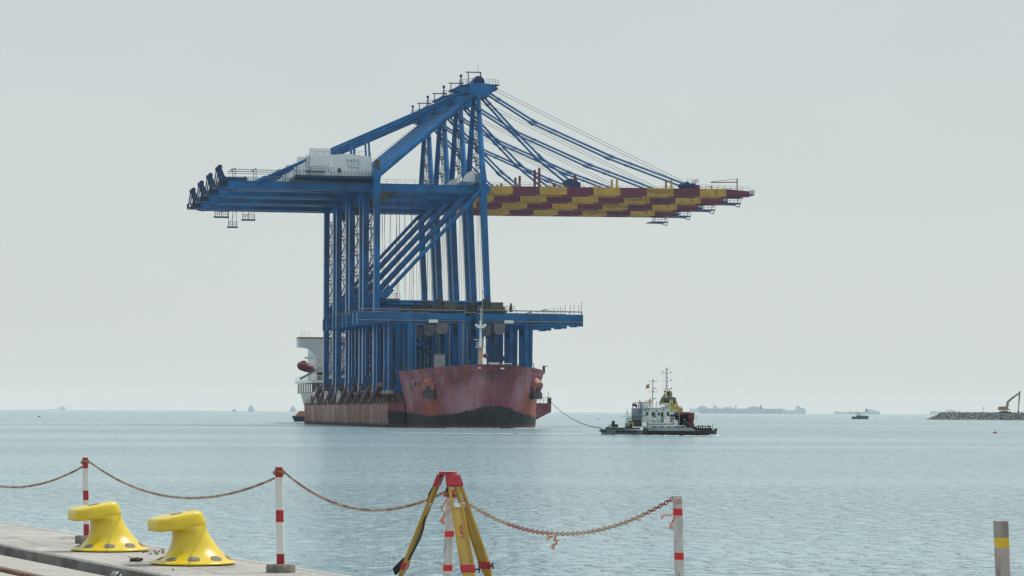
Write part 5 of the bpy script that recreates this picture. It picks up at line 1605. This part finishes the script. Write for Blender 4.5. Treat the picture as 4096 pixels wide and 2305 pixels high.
chain(t1 + Vector((.04, -.02, .02)), t2 + Vector((-.04, 0, -.055)), .34, 'rusty chain between the first and second striped posts', tie=(t1 + Vector((0, 0, .0)), .048))
chain(t2 + Vector((.045, -.02, .02)), t3 + Vector((-.04, -.02, .03)), .285, 'rusty chain from the round-based post to the post behind the tripod', tie=(t2 + Vector((0, 0, .0)), .055))
chain(t3 + Vector((.04, -.05, .0)), t4 + Vector((-.01, -.02, .0)), .325, 'red and rusty chain from behind the tripod to the lone post at right', CHAINR, .046, .0048, tie=(t3, .062))

# tape tatters
TAPE = M('faded_pink_tape', (.62, .42, .36), .6, scale=14, col2=(.5, .2, .14)); TAPEO = M('faded_orange_tape', (.48, .2, .1), .6, scale=14, col2=(.55, .36, .26))
def tatter(p, parts, mat, label):
    m = MB()
    for (dx, dz, L, w_, an) in parts:
        a = Vector((p.x + dx, p.y - .05, p.z + dz))
        d = Vector((sin(an), .1, -cos(an)))
        s_ = Vector((cos(an), 0, sin(an)))
        k = 5
        rr = []
        for i in range(k + 1):
            f = i / k
            ww = w_ * (.3 + .9 * f) * (1.0 if i < k else .7)
            c = a + d * L * f + Vector((0, .012 * sin(f * 9 + L * 40), 0)) + s_ * .01 * sin(f * 7)
            rr.append([c - s_ * ww, c + s_ * ww, c + s_ * ww + Vector((0, .003, 0)), c - s_ * ww + Vector((0, .003, 0))])
        m.loft(rr)
    tag(m.build('tape_tatter', mat), label, 'tape', 'tatters of barrier tape')
tatter(at(1790, 2000, 25.85), [(-.01, .02, .13, .012, -.35), (-.03, -.10, .12, .02, -.1), (0, 0, .1, .012, .1)], TAPE, 'pale tape tatter hanging by the post behind the tripod')
tatter(at(2213, 2138, 24.1), [(0, 0, .07, .014, -.9), (0, 0, .07, .016, .5), (.03, -.05, .08, .018, -.5)], TAPEO, 'orange tape bow tied at the low point of the right chain')
tatter(at(2562, 2062, 22.9), [(0, 0, .055, .007, 0)], TAPEO, 'short tape end hanging from the chain near the lone post')
tatter(at(2690, 2052, 22.3), [(0, 0, .10, .013, -1.2), (.005, -.02, .11, .016, -.15)], TAPE, 'pink tape tatter blowing from the lone post at right')

# survey tripod
TPY = M('tripod_yellow_fibreglass', (.36, .22, .018), .45, var=.15, scale=6, wear=((.10, .07, .03), 14, (1, 1, .5), .63))
TPD = M('tripod_ochre_panel', (.37, .25, .05), .5, var=.1, scale=8)
TPR = M('tripod_red_casting', (.33, .012, .02), .4, var=.1, scale=8)
TPK = M('tripod_black_strap', (.012, .012, .014), .7); ALU = M('aluminium_plate', (.6, .62, .63), .35, metal=.6)
TYD = 22.5
kz = TYD / F / 3.186
def tz(zx, zy): return at(1500 + zx / 3.186, 1850 + zy / 3.186, TYD)
hd = tz(935, 135)
tp = thing('survey_tripod', (hd.x, TYD, QZ), 'yellow survey tripod with red head and clamps', 'tripod')
B0 = Vector((hd.x, TYD, QZ))
def T(v): return Vector(v) - B0
hz = hd.z - QZ
def tri(r_, z, rot=0.0):
    o = []
    for i in range(24):
        a = 2 * pi * i / 24 + rot
        rr = r_ * (1 + .10 * cos(3 * (a - radians(164))))
        o.append((rr * cos(a), rr * sin(a), z))
    return o
m = MB().loft([tri(.062, hz - .018), tri(.069, hz - .016), tri(.071, hz + .008), tri(.069, hz + .012), tri(.032, hz + .012), tri(.03, hz - .01)], cap=False)
m.loft([tri(.03, hz - .011), tri(.03, hz - .02)]); m.loft([tri(.069, hz - .016), tri(.03, hz - .0165)], cap=False)
hdm = m.build('head', TPR, tp)
MB().loft([tri(.066, hz + .0125), tri(.034, hz + .0135)], cap=False).build('head_plate', WHITE, hdm)
MB().tube((0, 0, hz - .02), (0, 0, hz - .12), .014, n=10).tube((0, 0, hz - .12), (0, 0, hz - .15), .022, n=10).build('fixing_screw', DGREY, tp)
leg_meshes = []
for k, (deg, R_) in enumerate(((164, .57), (-62, .55), (44, .645))):
    rd = Vector((cos(radians(deg)), sin(radians(deg)), 0)); tn = Vector((-rd.y, rd.x, 0))
    if k == 1: tn = Vector((1, .18, 0)).normalized()
    top = rd * .064 + Vector((0, 0, hz - .022)); foot = rd * R_
    ax_ = (foot - top).normalized(); nn = ax_.cross(tn).normalized()
    Lg = (foot - top).length
    P_ = lambda f: top + ax_ * (Lg * f)
    lg = MB()
    for s_ in (-1, 1):
        lg.beam(P_(.02) + tn * s_ * .036, P_(.555) + tn * s_ * .047, tn * .0085, nn * .011, 0)
    lo = lg.build('leg', TPY, tp, smooth=False)
    m = MB().beam(P_(.175), P_(.56), tn * .030, nn * .006, 0, tn * .040, nn * .006)
    m.build('panel', TPD, lo, smooth=False)
    MB().beam(P_(.172), P_(.196), tn * .029, nn * .0095).beam(P_(.180) - tn * .02, P_(.188) - tn * .02, tn * .003, nn * .0105, 1).beam(P_(.180) + tn * .02, P_(.188) + tn * .02, tn * .003, nn * .0105, 1).build('plate', [ALU, TPK], lo, smooth=False)
    m = MB().beam(P_(-.005), P_(.066), tn * .052, nn * .019, 0, tn * .056, nn * .018)
    o = m.build('hinge', TPR, lo, smooth=False)
    bv = o.modifiers.new('bevel', 'BEVEL'); bv.width = .008; bv.segments = 3
    m = MB().beam(P_(.548), P_(.595), tn * .058, nn * .017, 0, tn * .056, nn * .016)
    o = m.build('clamp', TPR, lo, smooth=False)
    bv = o.modifiers.new('bevel', 'BEVEL'); bv.width = .007; bv.segments = 3
    sgn = 1 if k == 1 else -1
    c = P_(.575) + tn * sgn * .057
    m = MB().tube(c, c + tn * sgn * .03, .006, n=8).beam(c + tn * sgn * .034 - ax_ * .024, c + tn * sgn * .03 + ax_ * .026, tn * .005, nn * .006)
    m.build('clamp_screw', TPK, lo)
    m = MB().beam(P_(.595), P_(.62), tn * .045, nn * .013, 0).beam(P_(.62), P_(.96), tn * .034, nn * .011, 0)
    m.build('lower_leg', TPY, lo, smooth=False)
    MB().tube(P_(.955), P_(1.0), .022, .006, n=10).build('spike', DGREY, lo)
    if k == 0:
        m = MB()
        out = -rd * .0 + tn * .0
        pts = [P_(.05) + rd * .018, P_(.11) + rd * .034, P_(.2) + rd * .012, P_(.32) - rd * .022 - Vector((0, 0, .02)), P_(.40) - rd * .035, P_(.5) - rd * .02, P_(.535) - rd * .005]
        for a, b in zip(pts, pts[1:]): m.beam(a, b, tn * .016, (b - a).cross(tn).normalized() * .003)
        a = P_(.54) + rd * .012
        m.beam(a, a + ax_ * .095 + rd * .055, tn * .02, (ax_ * .5 + rd).cross(tn).normalized() * .028)
        m.build('carry_strap', TPK, lo)
    if k == 1:
        R3 = Matrix((tn, -ax_, tn.cross(-ax_))).transposed().to_4x4()
        me = text_mesh('Leica', .052, 1.0, .001)
        me.materials.clear(); me.materials.append(TPR)
        Rl = Matrix((-ax_, -tn, (-ax_).cross(-tn))).transposed().to_4x4()
        sh = Matrix.Shear('XZ', 4, (.25, 0)) if False else Matrix.Identity(4)
        me.transform(Matrix.Diagonal((1, 1, .02, 1))); me.transform(Rl)
        o = bpy.data.objects.new('lettering', me); COL.objects.link(o); o.parent = lo
        off = Rl.to_3x3() @ Vector((0, 0, 1))
        o.location = P_(.385) + tn * .012 + off * (.0068 if off.y < 0 else .0068)
    if k == 2:
        c = P_(.57)
        w1 = [c - tn * .055 + Vector((0, 0, .03)), c - tn * .085 + Vector((0, 0, .02)), c - tn * .09 - Vector((0, 0, .06)), c - tn * .095 - Vector((0, 0, .16))]
        w2 = [c + tn * .055, c + tn * .075 - Vector((0, 0, .03)), c + tn * .085 - Vector((0, 0, .10)), c + tn * .082 - Vector((0, 0, .2))]
        MB().path(w1, .002, 5).path(w2, .002, 5).build('cord', WHITE, lo)

# litter on the quay
GLV = M('dirty_brown_glove', (.07, .045, .035), .9, scale=20, var=.5)
g = ground(547, 2247, QZ)
m = MB()
for (dx, dy, L_, an, r_) in ((-.02, 0, .10, .3, .024), (.03, .01, .09, -.5, .022), (0, -.02, .12, .05, .02), (.04, 0, .06, .9, .018), (-.05, .01, .06, -.2, .02)):
    a = g + Vector((dx - cos(an) * L_ / 2, dy, r_ * .9)); b = g + Vector((dx + cos(an) * L_ / 2, dy + sin(an) * L_ * .4, r_ * 1.3))
    m.tube(a, b, r_, r_ * .75, n=8)
tag(m.build('work_glove', GLV), 'crumpled dark brown work glove lying beside the nearer bollard', 'glove')
pc = ground(462, 2292, QZ - .05)
rnd = random.Random(5)
m = MB()
for i in range(14):
    c = pc + Vector((rnd.uniform(-.035, .035), rnd.uniform(-.025, .025), rnd.uniform(-.05, .0)))
    vs = [c + Vector((rnd.uniform(-.035, .035), rnd.uniform(-.03, .03), rnd.uniform(-.03, .03))) for _ in range(6)]
    m.add(vs, [(0, 1, 2), (0, 2, 3), (0, 3, 4), (0, 4, 5), (1, 2, 5), (2, 3, 5), (3, 4, 1)])
tag(m.build('crumpled_paper', M('grey_white_paper', (.55, .56, .6), .8, scale=10, var=.2), smooth=False), 'crumpled grey-white paper lying in the trench', 'litter')
m = MB()
for i in range(70):
    c = ground(rnd.gauss(620, 40) if i < 40 else rnd.uniform(60, 1000), rnd.gauss(2208, 6) if i < 40 else rnd.uniform(2150, 2290), QZ)
    s_, d_ = sd(c)
    if not (.15 < d_ < 1.7): continue
    r_ = rnd.uniform(.006, .018)
    m.ball((c.x, c.y, QZ + r_ * .5), r_, 6, 0, rnd.uniform(.8, 1.6), 1, .7)
tag(m.build('gravel', M('gravel_grey', (.16, .14, .12), .9, scale=9, var=.5)), kind='stuff')

# ------------------------------------------------------------------ haze
hm = bpy.data.materials.new('haze_volume')
hm.use_nodes = True
n, l = hm.node_tree.nodes, hm.node_tree.links
for x in list(n):
    if x.type != 'OUTPUT_MATERIAL': n.remove(x)
pv = n.new('ShaderNodeVolumePrincipled')
pv.inputs['Color'].default_value = (.95, .97, .97, 1)
pv.inputs['Density'].default_value = HAZE
pv.inputs['Anisotropy'].default_value = 0.0
l.new(pv.outputs[0], n['Material Output'].inputs['Volume'])
hb = MB().box(-7600, 7600, -400, 18000, -3.6, 104).build('haze', hm, smooth=False)
tag(hb, kind='stuff')
